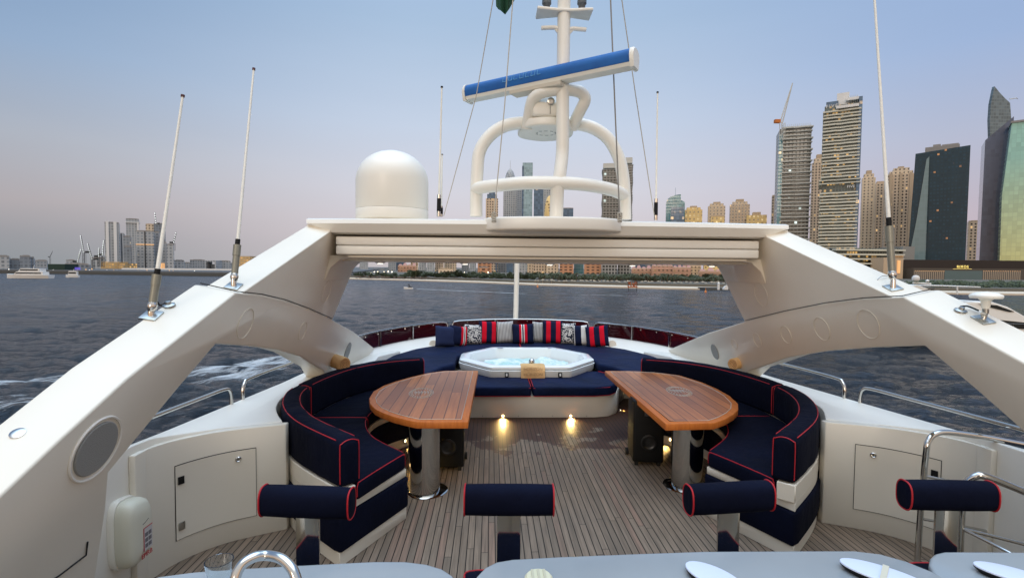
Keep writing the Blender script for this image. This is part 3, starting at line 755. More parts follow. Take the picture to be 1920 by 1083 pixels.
for px in (713, 872, 1031, 1186, 1335):
    p = at(px, 489, 5.75); mb = MB(); mb.lathe([(.055, 0), (.055, -.008), (.035, -.016), (0, -.016)], (p.x, 5.75, 2.199), 24); d = mb.build('downlight', M['chrome'], ar)
    mb = MB(); mb.lathe([(.032, -.0165), (.03, -.022), (0, -.023)], (p.x, 5.75, 2.199), 20); mb.build('bulb', mat('cool_lamp', (1, 1, 1), .4, emit=(1, .93, .8), es=1.6), d)
# ---- satellite dome
dm = thing('satellite_dome', 'large white satellite dome standing on the left of the arch beam', 'dome', (at(736, 402, 5.5).x, 5.5, 2.62))
c = dm.location; r = .375
pr = [(r*.90, 0), (r*.985, .018), (r, .03), (r, .12)]
mb = MB(); mb.lathe(pr+[(r*.995, .125)], c, 48); mb.build('dome_base', M['tube'], dm)
hh = .72-.02; pr = [(r*.992, .127), (r, .135), (r*1.0, .42)] + [(r*math.cos(a), .42+(.745-.42)*math.sin(a)) for a in [k*math.pi/2/12 for k in range(1, 13)]]
mb = MB(); mb.lathe(pr, c, 48); mb.build('dome_cap', M['tube'], dm, sharp=60)
# ---- mast
ms = thing('mast', 'white tubular radar mast rising from the middle of the arch beam', 'mast', (at(1043, 402, 5.0).x, 5.0, 2.62))
TR_ = .064
def pp(L): return [at(*q) for q in L]
mb = MB(); mb.tube(catmull(pp([(1043, 408, 4.95), (1044, 375, 4.95), (1045, 348, 4.93)]), 3), .066, 16); mb.build('foot_tube', M['tube'], ms, sharp=60)
mb = MB(); mb.tube(catmull(pp([(1047, 350, 4.93), (1050, 325, 4.95), (1054, 290, 5.0), (1055, 255, 5.0), (1055, 170, 5.0), (1057, 60, 5.0), (1058, -60, 5.0), (1058, -160, 5.0)]), 6), .062, 18); mb.build('mast_tube', M['tube'], ms, sharp=60)
mb = MB(); mb.tube(catmull(pp([(893, 357, 5.30), (900, 352, 5.24), (930, 348, 5.12), (985, 343, 4.98), (1045, 343, 4.92), (1095, 346, 4.98), (1140, 354, 5.12), (1163, 362, 5.24), (1170, 368, 5.30)]), 6), TR_, 16); mb.build('lower_hoop', M['tube'], ms, sharp=60)
mb = MB(); mb.tube(catmull(pp([(893, 406, 5.30), (893, 370, 5.30), (895, 320, 5.30), (899, 285, 5.30), (915, 258, 5.30), (940, 239, 5.30), (970, 231, 5.30), (1000, 230, 5.30)]), 6), TR_, 16); mb.build('side_arm', M['tube'], ms, sharp=60)
mb = MB(); mb.tube(catmull(pp([(1172, 412, 5.30), (1171, 370, 5.30), (1168, 330, 5.30), (1160, 295, 5.30), (1142, 262, 5.30), (1118, 243, 5.30), (1092, 234, 5.30), (1060, 230, 5.30)]), 6), TR_, 16); mb.build('side_arm', M['tube'], ms, sharp=60)
mb = MB(); mb.tube(catmull(pp([(989, 240, 5.25), (991, 222, 5.2), (996, 195, 5.12), (1003, 182, 5.08), (1018, 173, 5.04), (1050, 168, 5.0), (1080, 170, 5.04), (1093, 177, 5.06), (1097, 188, 5.08), (1088, 207, 5.12), (1072, 240, 5.25)]), 6), .058, 16); mb.build('upper_hoop', M['tube'], ms, sharp=60)
# radar shelf
c = at(1022, 240, 5.5); mb = MB(); mb.prism(catmull([(c.x-.27, c.y+.1, 0), (c.x-.27, c.y-.2, 0), (c.x-.2, c.y-.36, 0), (c.x, c.y-.43, 0), (c.x+.2, c.y-.36, 0), (c.x+.27, c.y-.2, 0), (c.x+.27, c.y+.1, 0), (c.x, c.y+.25, 0)], 5, True), at(1022, 234, 5.07).z-.0, at(1022, 234, 5.07).z+.085, .02, 3, ang=30)
shz = at(1022, 234, 5.07).z; mb.build('radar_shelf', M['tube'], ms, sharp=50)
mb = MB(); 
for k in range(10):
    a = k*.63; mb.tube([Vector((c.x+.1*math.cos(a), c.y-.12+.09*math.sin(a), shz-.003)), Vector((c.x+.1*math.cos(a+.35), c.y-.12+.09*math.sin(a+.35), shz-.003))], .004, 4)
mb.build('shelf_bolts', M['steel'], ms)
# spreaders
mb = MB(); mb.tube(catmull(pp([(1015, 53, 5.0), (1040, 52, 5.0), (1050, 56, 5.0)]), 3), .02, 10); mb.tube(pp([(1099, 56, 5.0), (1075, 54, 5.0), (1060, 57, 5.0)]), .02, 10); mb.tube(pp([(1040, 53, 5), (1050, 66, 5)]), .012, 6); mb.tube(pp([(1075, 55, 5), (1064, 67, 5)]), .012, 6)
mb.build('signal_yard', M['tube'], ms)
a = at(1006, 22, 5.0); b = at(1109, 26, 5.0)
mb = MB(); mb.prism([(a.x, 4.90), (a.x+.2, 4.93), (b.x-.2, 4.93), (b.x, 4.90), (b.x, 5.12), (b.x-.2, 5.07), (a.x+.2, 5.07), (a.x, 5.12)], a.z-.02, a.z+.01, .01, 2)
mb.build('light_platform', M['tube'], ms)
for px in (1025, 1091):
    q = at(px, 8, 5.0); mb = MB(); mb.lathe([(.055, -.07), (.055, -.055), (.03, -.05), (.035, -.01), (.045, .0), (.045, .03), (.0, .04)], q, 20); mb.build('navigation_light', mat('lamp_housing', (.10, .11, .12), .25), ms)
# ---- radar scanner
rs = thing('radar_scanner', 'open-array radar with bright blue cover and white ends on the mast', 'radar', at(1022, 215, 5.25))
rm = mat('blue_canvas', (.006, .105, .38), .65); t = NT(rm); o = t.n('ShaderNodeNewGeometry').outputs['Position']; t.l(t.mix(t.mapr(t.noise(o, 3, 3, .6), .35, .7), (.005, .12, .40), (.004, .08, .30)), t.b.inputs['Base Color']); t.bump(t.noise(o, 12, 2), .25, .01)
A = at(879, 181, 5.55); B = at(1187, 116, 4.55)
ax = (B-A).normalized(); fr = ax.cross(Vector((0, 0, 1))).normalized(); up = fr.cross(ax).normalized()
if fr.y > 0: fr = -fr
def bar(prof, a, b): return [[a+fr*x+up*z for x, z in prof], [b+fr*x+up*z for x, z in prof]]
blue = [(.085*math.cos(th), .06+.075*math.sin(th)) for th in [k*math.pi/10-.35 for k in range(13)]]
blue = [(.075, -.02)]+[(.085, .03), (.082, .06), (.066, .09), (.035, .108), (0, .112), (-.035, .108), (-.066, .09), (-.082, .06), (-.085, .03), (-.075, -.02)]
mb = MB(); mb.quadstrip(bar(blue, A, B)); mb.build('fabric_cover', rm, rs, sharp=50)
wh = [(.072, -.021), (-.072, -.021), (-.06, -.052), (.06, -.052)]
mb = MB(); mb.quadstrip(bar(wh, A+ax*.01, B-ax*.01)); mb.build('antenna_bar', M['tube'], rs, sharp=30)
cap = [(x*1.10, z*1.06) for x, z in blue]+[(-.068, -.066), (.068, -.066)]
mb = MB(); mb.quadstrip([[A-ax*.03+fr*x*.9+up*z*.9 for x, z in cap]]+bar(cap, A-ax*.015, A+ax*.006)); mb.build('end_cap', M['tube'], rs, sharp=30)
mb = MB(); mb.quadstrip(bar(cap, B-ax*.006, B+ax*.015)+[[B+ax*.03+fr*x*.9+up*z*.9 for x, z in cap]]); mb.build('end_cap', M['tube'], rs, sharp=30)
mid = (A+B)/2
mb = MB(); mb.quadstrip(bar([(.08, -.061), (-.08, -.061), (-.07, -.09), (.07, -.09)], mid-ax*.34, mid+ax*.22)); mb.build('bracket', M['cream'], rs, sharp=30)
gb = Vector((c.x, 5.25, shz+.088)); zt = mid.z-.09
mb = MB(); mb.box((gb.x-.17, gb.y-.17, gb.z), (gb.x+.17, gb.y+.25, gb.z+(zt-gb.z)*.62), .03, 3); mb.lathe([(.16, gb.z+(zt-gb.z)*.6), (.13, gb.z+(zt-gb.z)*.8), (.09, zt)], (gb.x, gb.y+.03, 0), 24)
mb.build('gearbox', M['tube'], rs)
mb = MB(); mb.lathe([(.035, 0), (.035, .02), (.02, .025), (0, .02)], (gb.x+.01, gb.y-.172, gb.z+.14), 20, (0, -1, 0)); mb.tube([Vector((gb.x+.005, gb.y-.176, gb.z+.13)), Vector((gb.x+.005, gb.y-.176, gb.z+.02))], .004, 5); mb.build('hour_meter', M['steel'], rs)
# faded lettering: worn strokes on the canvas
mb = MB(); fl = mat('faded_print', (.10, .30, .55), .7)
q0 = A.lerp(B, .27)
xx = 0
for k, w in enumerate((.05, .045, .05, .05, .045, .05, .045)):
    a = q0+ax*xx; F = fr*.088; z0, z1 = .035, .085
    mb.tube([a+F*.99+up*z0, a+F*.86+up*z1], .004, 4); mb.tube([a+F*.99+up*z0, a+ax*w*.8+F*.99+up*z0], .004, 4)
    if k % 2: mb.tube([a+ax*w*.8+F*.99+up*z0, a+ax*w*.8+F*.86+up*z1], .004, 4)
    xx += w*1.35
mb.build('faded_lettering', fl, rs)
# ---- antennas
def whip(label, tip, base, Y0, Y1, r, kind):
    if kind == 'big':
        a, n = hit(*base); b = at(*tip, a.y+Y1-Y0); a = a+n*.012
    else: a = at(*base, Y0); b = at(*tip, Y1)
    t = thing('whip_antenna', label, 'antenna', a, group='whip antennas'); L = (b-a)
    if kind == 'big':
        mb = MB(); mb.tube([a+L*.045, a+L*.13], r*1.75, 12); mb.tube([a+L*.128, a+L*.175], r*2.0, 12); mb.build('ferrule', M['bronze'], t)
        mb = MB(); mb.tube([a+L*.174, a+L*.20], r*1.3, 10); mb.build('joint', M['black'], t)
        mb = MB(); mb.tube([a+L*.20, a+L*.5, b], lambda u: r*(1-.45*u), 10); mb.build('rod', M['tube'], t)
        mb = MB(); mb.tube([b-L*.01, b], r*.9, 8); mb.build('tip', mat('tip_cap', (.08, .02, .02), .6), t)
        mb = MB(); mb.lathe([(0, -.05), (r*1.6, -.03), (r*2.2, 0), (r*1.6, .03), (0, .05)], a+L*.035, 14, L); mb.lathe([(r*1.5, -.02), (r*1.2, .05), (r*.8, .07)], a, 12); mb.build('swivel', M['chrome'], t)
        q = a-n*.002; u = (Vector((1, 0, 0))-n*n.x).normalized(); v = n.cross(u).normalized()
        mb = MB(); mb.slab([q+u*.045+v*.05, q-u*.045+v*.05, q-u*.045-v*.05, q+u*.045-v*.05], -n*.012, .003); mb.build('base_plate', M['steel'], t)
    else:
        mb = MB(); mb.tube([a, a+L*.04], r*1.8, 10); mb.tube([a+L*.14, a+L*.17], r*1.7, 10); mb.build('ferrule', M['chrome'], t)
        mb = MB(); mb.tube([a+L*.04, a+L*.14], r*1.9, 10); mb.build('grip', M['black'], t)
        mb = MB(); mb.tube([a+L*.17, b], lambda u: r*(1-.3*u), 8); mb.build('rod', M['tube'], t)
        mb = MB(); mb.tube([b-L*.012, b], r*1.1, 8); mb.build('tip', M['black'], t)
    return t
whip('white whip antenna leaning left on a plate half way down the left arch leg', (343, 178), (284, 592), 2.93, 3.1, .0125, 'big')
whip('taller white whip antenna at the moulding seam of the left arch leg', (476, 128), (438, 537), 3.45, 3.75, .0125, 'big')
whip('very tall white whip antenna on the right arch leg reaching out of frame', (1634, -90), (1674, 540), 3.85, 4.1, .014, 'big')
whip('thin white whip antenna directly right of the satellite dome', (828.5, 162), (822.5, 406), 5.6, 5.6, .012, 'small')
whip('short thin whip antenna beside the taller one right of the dome', (829, 289), (827, 406), 5.8, 5.8, .011, 'small')
whip('thin white whip antenna on the beam right of the mast', (1233, 172), (1229.5, 413), 5.5, 5.5, .011, 'small')
# cable glands
def gland(label, c, path, s):
    g = thing('cable_gland', label, 'gland', c); mb = MB(); mb.lathe([(.036, 0), (.034, .008), (.018, .014), (.014, .03), (0, .032)], c, 20, (0, -.4, 1)); mb.build('flange', M['steel'], g)
    mb = MB(); mb.tube(catmull(path, 5), .006, 6); mb.build('cable', M['black'], g)
a = hit(317, 573)[0]; gland('steel cable gland with black cable beside the left leaning antenna', a, [a+Vector((0, 0, .03)), at(300, 572, a.y), at(287, 550, a.y)], -1)
a = hit(1801, 583)[0]; gland('steel cable gland with cable beside the mushroom antenna', a, [a+Vector((0, 0, .03)), at(1815, 574, a.y), at(1835, 582, a.y-.05)], 1)
# black horn like fitting at right antenna foot
g = thing('antenna_clamp', 'black clamp with looped wire at the foot of the tall right antenna', 'clamp', at(1665, 543, 3.8))
mb = MB(); mb.tube(pp([(1645, 535, 3.8), (1665, 540, 3.8), (1682, 545, 3.8)]), .014, 8); mb.tube(pp([(1676, 530, 3.8), (1695, 538, 3.8)]), .009, 8); mb.build('arm', M['black'], g)
mb = MB(); mb.tube(catmull(pp([(1671, 519, 3.8), (1655, 517, 3.8), (1645, 525, 3.8), (1646, 536, 3.8)]), 5), .003, 5); mb.build('wire', M['steel'], g)
# GPS mushroom
q, gn = hit(1843, 600); gp = thing('mushroom_antenna', 'cream mushroom-shaped GPS antenna on a steel foot on the right arch leg', 'antenna', q)
tpp = at(1849, 556, q.y)
mb = MB(); mb.lathe([(.02, -.075), (.025, -.03), (.038, -.012), (.078, -.01), (.083, .0), (.08, .012), (.05, .026), (0, .031)], tpp, 32); mb.build('head', M['tube'], gp, sharp=60)
mb = MB(); mb.lathe([(.017, 0), (.017, .04)], tpp-Vector((0, 0, .105)), 14); mb.tube([q, tpp-Vector((0, 0, .10))], .014, 10); mb.lathe([(0, -.022), (.022, 0), (0, .022)], q.lerp(tpp, .25), 12, (0, -1, 0)); mb.build('bracket', M['steel'], gp)
mb = MB(); n = gn; u = (Vector((1, 0, 0))-n*n.x).normalized(); v = n.cross(u).normalized(); qq = q+n*.010
mb.slab([qq+u*.04+v*.05, qq-u*.04+v*.05, qq-u*.04-v*.05, qq+u*.04-v*.05], -n*.01, .003); mb.build('base_plate', M['steel'], gp)
# deck light on the left leg
q, ln_ = hit(33, 812); g = thing('leg_light', 'small oval chrome light set into the top face of the left arch leg', 'light', q)
mb = MB(); mb.lathe([(.028, -.004), (.028, .003), (.018, .007), (0, .006)], q, 24, ln_); mb.build('bezel', M['chrome'], g)
# ---- halyards
for lab, P, r, mt in (('pale halyard running from the flag down to the beam right of the dome', [(928, -20, 4.9), (893, 180, 5.2), (832, 405, 5.6)], .005, 'rope'),
                  ('pale halyard tied to the left edge of the mast step', [(964, -30, 4.8), (946, 200, 4.8), (926, 408, 4.78)], .006, 'rope'),
                  ('dark wire halyard tied to the right edge of the mast step', [(1144, -20, 4.8), (1153, 200, 4.82), (1162, 408, 4.85)], .007, 'darkrope'),
                  ('pale halyard running down to the beam at the right thin antenna', [(1163, -20, 4.9), (1192, 180, 5.2), (1227, 406, 5.5)], .005, 'rope')):
    h = thing('halyard', lab, 'rope', at(*P[-1]), group='mast halyards'); mb = MB(); mb.tube(pp(P), r, 6); mb.build('line', M[mt], h)
    if P[-1][2] < 5: 
        q = at(*P[-1]); mb = MB()
        for k in range(5): mb.tube([q+Vector((.02*math.cos(a+k), .012*math.sin(a*1.3), -.035+.018*k+.008*math.sin(a+k))) for a in [j*.6 for j in range(11)]], .006, 5)
        mb.build('knot', M['rope'], h)
fg = thing('signal_flag', 'dark green flag hanging at the top of the left halyard', 'flag', at(944, 5, 4.85))
fm = mat('green_flag', (.012, .07, .035), .8); mb = MB(); rr = []
for k in range(9):
    px = 928+4.3*k; low = (12, 18, 20, 24, 28, 22, 16, 8, 2)[k]; rr.append([at(px, -60, 4.85+.03*math.sin(k*1.7)), at(px+1, (low-60)/2, 4.85+.05*math.sin(k*1.7+.6)), at(px+2, low, 4.85+.03*math.sin(k*1.9+1))])
mb.quadstrip(rr, closed=False, cap=False); mb.build('cloth', fm, fg)
# ---- side rails
for s in (-1, 1):
    for j in (0, 1):
        lab = ('%s side chrome grab rail, %s length' % ('left' if s < 0 else 'right', 'aft' if j == 0 else 'forward'))
        g = thing('side_rail', lab, 'rail', (s*2.92, 4.6, .85), group='side grab rails')
        if j == 0: P = [(-2.94, 2.2, 1.14), (-2.94, 3.4, 1.10), (-2.94, 4.2, 1.07), (-2.94, 4.55, 1.055), (-2.94, 4.66, 1.03), (-2.94, 4.70, .96), (-2.94, 4.70, .84)]
        else: P = [(-2.94, 4.92, .84), (-2.94, 4.92, .96), (-2.94, 4.96, 1.03), (-2.94, 5.07, 1.05), (-2.92, 5.8, 1.03), (-2.86, 7.0, .98), (-2.80, 7.7, .85)]
        mb = MB(); mb.tube(catmull(mir([Vector(p) for p in P], s), 5), .0165, 10); mb.build('tube', M['chrome'], g)
        q = mir([Vector(P[-1] if j == 0 else P[0])], s)[0]; mb = MB(); mb.lathe([(.032, -.0), (.03, .012), (.018, .018)], q+Vector((0, 0, 0)), 16); mb.build('foot', M['chrome'], g)
# ---- emergency beacon box on the left bulwark
q = atx(226, 995, -2.93); eb = thing('beacon_housing', 'off-white plastic emergency beacon housing on the left bulwark', 'beacon', q)
mb = MB(); hy, hz = .115, .215
def sring(k, x, dy=0): 
    o = []
    for i in range(28):
        a = 2*math.pi*i/28; cx = math.copysign(abs(math.cos(a))**.55, math.cos(a)); sz = math.copysign(abs(math.sin(a))**.55, math.sin(a)); o.append(Vector((q.x+x, q.y+cx*hy*k+dy, q.z+sz*hz*k*(1-.06*cx))))
    return o
mb.quadstrip([sring(1, 0), sring(1.03, .02), sring(1.0, .04)]); mb.build('back_plate', M['tube'], eb, sharp=60)
mb = MB(); mb.quadstrip([sring(.97, .041), sring(.97, .08), sring(.92, .115), sring(.8, .135), sring(.5, .145)]); mb.build('lid', mat('lid_plastic', (.66, .64, .52), .4), eb, sharp=60)
lx = q.x+.143
mb = MB(); mb.box((lx, q.y-.005, q.z-.13), (lx+.004, q.y+.075, q.z+.015)); lb = mb.build('label', mat('label_white', (.55, .53, .52), .6), eb)
mb = MB(); 
for a, b in (((q.y-.005, q.z-.13), (q.y-.005, q.z+.015)), ((q.y-.005, q.z+.015), (q.y+.075, q.z+.015))): mb.tube([Vector((lx+.004, *a)), Vector((lx+.004, *b))], .003, 4)
mb.build('label_border', mat('label_red', (.40, .02, .03), .6), lb)
mb = MB()
for i in range(3):
    for k in range(2): mb.box((lx+.0041, q.y+.006+k*.033, q.z-.115+i*.036), (lx+.0055, q.y+.032+k*.033, q.z-.09+i*.036))
mb.build('label_text', mat('label_grey', (.16, .15, .16), .6), lb)
cu = bpy.data.curves.new('beacon_text', 'FONT'); cu.body = 'EPIRB'; cu.size = .042; cu.extrude = .001; to = bpy.data.objects.new('lettering', cu); COL.objects.link(to); cu.materials.append(mat('print_red', (.45, .02, .03), .6)); to.parent = eb
to.location = Vector((lx+.004, q.y-.03, q.z-.172))-q; to.rotation_euler = (R(90), 0, R(90))
mb = MB(); 
for dy, dz, rr_ in ((.0, .10, .010), (.012, .112, .012), (.026, .104, .010), (.034, .088, .008), (.040, .075, .006), (-.008, .092, .006)): mb.lathe([(rr_, 0), (rr_*.9, .003), (0, .003)], (lx-.004, q.y+dy, q.z+dz), 10, (1, 0, 0))
mb.tube([Vector((lx, q.y-.01, q.z+.045)), Vector((lx, q.y+.015, q.z+.05)), Vector((lx, q.y+.045, q.z+.062))], .0035, 5)
mb.build('printed_mark', M['black'], eb)
# ---- loudspeakers under tables
def pa(label, x, y, rz):
    g = thing('party_speaker', label, 'speaker', (x, y, 0), rz)
    mb = MB(); mb.box((-.165, 0, .045), (.165, .40, .72), .02, 3); mb.build('cabinet', M['black'], g, world=False)
    mb = MB(); mb.box((-.145, -.012, .08), (.145, -.002, .66), .01, 2); gr = mb.build('grille', mat('grille_black', (.008, .008, .008), .7, spec=.2), g, world=False)
    mb = MB(); mb.lathe([(.085, 0), (.088, .01), (.07, .014), (.05, .002), (.02, .006), (0, .008)], (0, -.012, .27), 32, (0, -1, 0)); mb.build('woofer', mat('woofer_black', (.008, .008, .008), .3), g, world=False)
    mb = MB(); mb.box((-.05, -.017, .56), (.06, -.0125, .62), .003); mb.build('control_panel', mat('panel_dark', (.05, .05, .055), .3), g, world=False)
    for sx in (-1, 1):
        mb = MB(); mb.lathe([(.04, -.018), (.04, .018)], (sx*.178, .36, .04), 18, (1, 0, 0)); mb.build('wheel', M['blackgap'], g, world=False)
        mb = MB(); mb.box((sx*.12-.02, .03, 0), (sx*.12+.02, .07, .045), .004); mb.build('foot', M['blackgap'], g, world=False)
pa('black party speaker standing under the right teak table', 1.13, 5.42, -.12)
pa('black party speaker standing behind the left table pedestal', -1.03, 5.32, .03)
# ---- step lights
LI = [(943, 779, 7.24, 1), (1070, 779, 7.24, 1), (1157, 770, 7.62, 1)]
lt = []
def steplight(label, q, nrm, power=1.6):
    g = thing('step_light', label, 'light', q, group=None); nrm = Vector(nrm).normalized()
    mb = MB(); mb.lathe([(.030, -.002), (.030, .004), (.021, .006)], q, 20, nrm); mb.build('bezel', M['chrome'], g)
    mb = MB(); mb.lathe([(.020, .004), (.017, .007), (0, .008)], q, 16, nrm); mb.build('lens', M['lamp'], g)
    ld = bpy.data.lights.new('step_lamp', 'SPOT'); ld.energy = power*20; ld.color = (1, .66, .22); ld.spot_size = R(105); ld.spot_blend = .8; ld.shadow_soft_size = .02
    lo = bpy.data.objects.new('lamp', ld); COL.objects.link(lo); lo.parent = g; lo.location = nrm*.03
    lo.rotation_euler = Vector((0, 0, -1)).rotation_difference((nrm+Vector((0, 0, -.6))).normalized()).to_euler()
steplight('glowing step light at the left of the tub step', at(943, 779, 7.245), (0, -1, 0))
steplight('glowing step light near the middle of the tub step', at(1070, 779, 7.245), (0, -1, 0))
q = at(1157, 772, 7.55); steplight('glowing step light on the rounded right end of the tub step', Vector((1.385, 7.62, q.z)), (.9, -.35, 0))
steplight('step light low on the left sofa kickboard behind the pedestal', Vector((-1.80, 5.05, .085)), (.9, .1, 0))
steplight('step light low on the right sofa kickboard behind the pedestal', Vector((1.84, 5.05, .085)), (-.9, .1, 0))
steplight('step light on the left sofa kickboard at the forward curve', Vector((-1.60, 6.05, .085)), (.9, -.3, 0), 1)
steplight('step light on the right sofa kickboard at the forward curve', Vector((1.60, 6.05, .085)), (-.9, -.3, 0), 1)
# ---- bar stools
def stool(label, cx, cy, ya, first=[None]):
    if first[0] is None:
        g = thing('bar_stool', label, 'bar stool', (cx, cy, 0), ya, group='navy bar stools at the counter')
        mb = MB(); P = []; n = 28
        for k, (xx, kk) in enumerate(((-.216, .80), (-.214, .96), (-.205, 1.0), (-.1, 1.03), (.1, 1.03), (.205, 1.0), (.214, .96), (.216, .80))):
            P.append([Vector((xx, .052*kk*math.copysign(abs(math.cos(a))**.75, math.cos(a)), 1.035+.070*kk*math.copysign(abs(math.sin(a))**.75, math.sin(a)))) for a in [2*math.pi*i/n for i in range(n)]])
        mb.quadstrip(P); b = mb.build('back_bolster', M['navy'], g, sharp=60, world=False)
        for xx in (-.212, .212):
            mb = MB(); mb.tube([Vector((xx, .053*math.copysign(abs(math.cos(a))**.75, math.cos(a)), 1.035+.071*math.copysign(abs(math.sin(a))**.75, math.sin(a)))) for a in [2*math.pi*i/n for i in range(n)]], .004, 6, closed=True); mb.build('piping', M['red'], b, world=False)
        mb = MB(); mb.prism([(-.057, -.006), (.057, -.006), (.057, .006), (-.057, .006)], .64, 1.03, .002); mb.build('back_plate', M['chrome'], g, world=False)
        mb = MB(); mb.prism(catmull([(-.2, -.38, 0), (-.21, -.1, 0), (-.19, -.015, 0), (0, -.008, 0), (.19, -.015, 0), (.21, -.1, 0), (.2, -.38, 0), (.1, -.43, 0), (-.1, -.43, 0)], 4, True), .62, .70, .025, 3, ang=40); sc = mb.build('seat', M['navy'], g, sharp=60, world=False)
        mb = MB(); mb.tube([Vector((p.x*.985, p.y, .690)) for p in catmull([(-.2, -.38, 0), (-.21, -.1, 0), (-.19, -.015, 0), (0, -.008, 0), (.19, -.015, 0), (.21, -.1, 0), (.2, -.38, 0), (.1, -.43, 0), (-.1, -.43, 0)], 4, True)], .005, 6, closed=True); mb.build('piping', M['red'], sc, world=False)
        mb = MB(); mb.lathe([(.03, .02), (.03, .62)], (0, -.2, 0), 20); mb.build('column', M['chrome'], g, world=False)
        mb = MB(); mb.lathe([(.17, 0), (.17, .008), (.05, .022), (.03, .03)], (0, -.2, 0), 32); mb.build('floor_plate', M['chrome'], g, world=False)
        first[0] = g
    else:
        g = copy_tree(first[0]); g.location = (cx, cy, 0); g.rotation_euler = (0, 0, ya); g['label'] = label
    return g
for lab, px, py, ya in (('bar stool at the far left, in front of the left locker and sofa end', 577, 938, -.10), ('second bar stool from the left, back against the open teak deck', 954.5, 932, -.03),
                    ('third bar stool from the left, in front of the right sofa end', 1367, 925, .10), ('bar stool at the far right beside the chrome handrails', 1776, 931, -.06)):
    q = at(px, py, 2.42); stool(lab, q.x, q.y, ya)
# ---- bar counter
bc = thing('bar_counter', 'pale grey moulded bar counter across the bottom of the view', 'counter', (0, 1.3, 0))
CL = [(235, 1095), (300, 1078), (360, 1070), (420, 1065), (560, 1057), (700, 1050), (760, 1050), (800, 1055), (830, 1064), (850, 1077), (858, 1095)]
CM = [(884, 1095), (893, 1078), (908, 1062), (930, 1051), (960, 1046), (1050, 1041), (1200, 1035), (1320, 1031), (1500, 1030), (1600, 1030), (1650, 1036), (1700, 1050), (1750, 1070), (1790, 1092)]
CR = [(1775, 1095), (1752, 1075), (1741, 1056), (1743, 1044), (1752, 1036), (1768, 1032), (1850, 1032), (1960, 1033)]
def ctop(L, closers):
    P = [atz(a, b, 1.10) for a, b in L]; pts = [(p.x, p.y) for p in P]+closers
    mb = MB(); mb.prism(pts, 1.055, 1.10, .012, 3, ang=30); mb.build('counter_top', M['counter'], bc, sharp=50)
ctop(CL, [(-.74, 1.3), (-.74, .5), (-2.2, .5), (-2.4, 1.4)])
ctop(CM, [(.93, 1.3), (.93, .5), (-.70, .5), (-.70, 1.3)])
ctop(CR, [(1.7, 1.75), (2.4, 1.2), (2.4, .5), (.97, .5), (.97, 1.3)])
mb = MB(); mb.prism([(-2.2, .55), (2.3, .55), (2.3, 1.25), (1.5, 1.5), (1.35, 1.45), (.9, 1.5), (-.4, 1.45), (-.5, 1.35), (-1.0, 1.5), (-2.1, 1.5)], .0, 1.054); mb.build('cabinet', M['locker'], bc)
# tap, glass, things on the counter
tp = thing('curved_tap', 'arched chrome tap on the left part of the counter', 'tap', at(445, 1100, 1.45))
mb = MB(); mb.tube(catmull([at(436, 1140, 1.40), at(440, 1090, 1.42), at(452, 1060, 1.44), (at(475, 1044, 1.46)), at(500, 1040, 1.48), at(527, 1046, 1.46), at(548, 1066, 1.44), at(560, 1100, 1.42)], 5), .0145, 16); mb.build('spout', M['chrome'], tp)
mb = MB(); q = at(436, 1140, 1.40); mb.lathe([(.025, 0), (.02, q.z-1.10)], (q.x, q.y, 1.10), 16); mb.build('tap_base', M['chrome'], tp)
q = at(411, 1068, 1.62); gl = thing('drinking_glass', 'clear drinking glass on the counter left of the tap', 'glass', (q.x, q.y, 1.10))
gm2 = mat('clear_glass', (.92, .95, .95), .03, trans=1, ior=1.45)
mb = MB(); hgl = at(411, 1050, 1.62).z-1.10; mb.lathe([(.03, .0), (.034, hgl*.6), (.042, hgl), (.039, hgl), (.031, hgl*.6), (.027, .012), (0, .012)], (q.x, q.y, 1.101), 32); mb.build('tumbler', gm2, gl)
def dish(label, px, py, L, W, ang, strap, col=(.62, .66, .78)):
    q = atz(px, py, 1.11); g = thing('oval_dish', label, 'dish', (q.x, q.y, 1.101), ang)
    mb = MB(); n = 32; sh = lambda k, z: [Vector((L*k*math.cos(a), W*k*math.sin(a), z)) for a in [2*math.pi*i/n for i in range(n)]]
    mb.quadstrip([sh(.86, 0), sh(.98, .012), sh(1, .018)]); mb.build('underside', M['black'], g, world=False)
    mb = MB(); mb.quadstrip([sh(1, .0185), sh(.99, .023), sh(.9, .024)]); mb.build('top', mat('dish_top', col, .35), g, world=False)
    if strap: mb = MB(); mb.prism([(-.009, -W*.97), (.009, -W*.97), (.009, W*.97), (-.009, W*.97)], .025, .029); mb.build('strap', mat('strap_cream', (.6, .55, .42), .5), g, world=False)
dish('pale oval dish at the middle of the counter edge', 1338, 1085, .10, .055, -.9, False)
dish('pale oval dish with a cream strap right of the middle', 1658, 1082, .13, .055, -.75, True)
dish('pale oval dish on the right-hand counter', 1905, 1083, .11, .05, -.7, False)
q = atz(1010, 1082, 1.12); g = thing('sugar_bowl', 'small cream ribbed lid standing on the middle counter', 'lid', (q.x, q.y, 1.10))
mb = MB(); mb.lathe([(.045, 0), (.047, .018), (.04, .026), (0, .028)], (q.x, q.y, 1.101), 24); mb.build('lid', mat('lid_cream', (.62, .58, .40), .5), g)
mb = MB(); 
for k in (-1, 0, 1): mb.box((q.x+k*.02-.004, q.y-.03, 1.1275), (q.x+k*.02+.004, q.y+.03, 1.132))
mb.build('ribs', mat('rib_cream', (.5, .46, .32), .5), g)
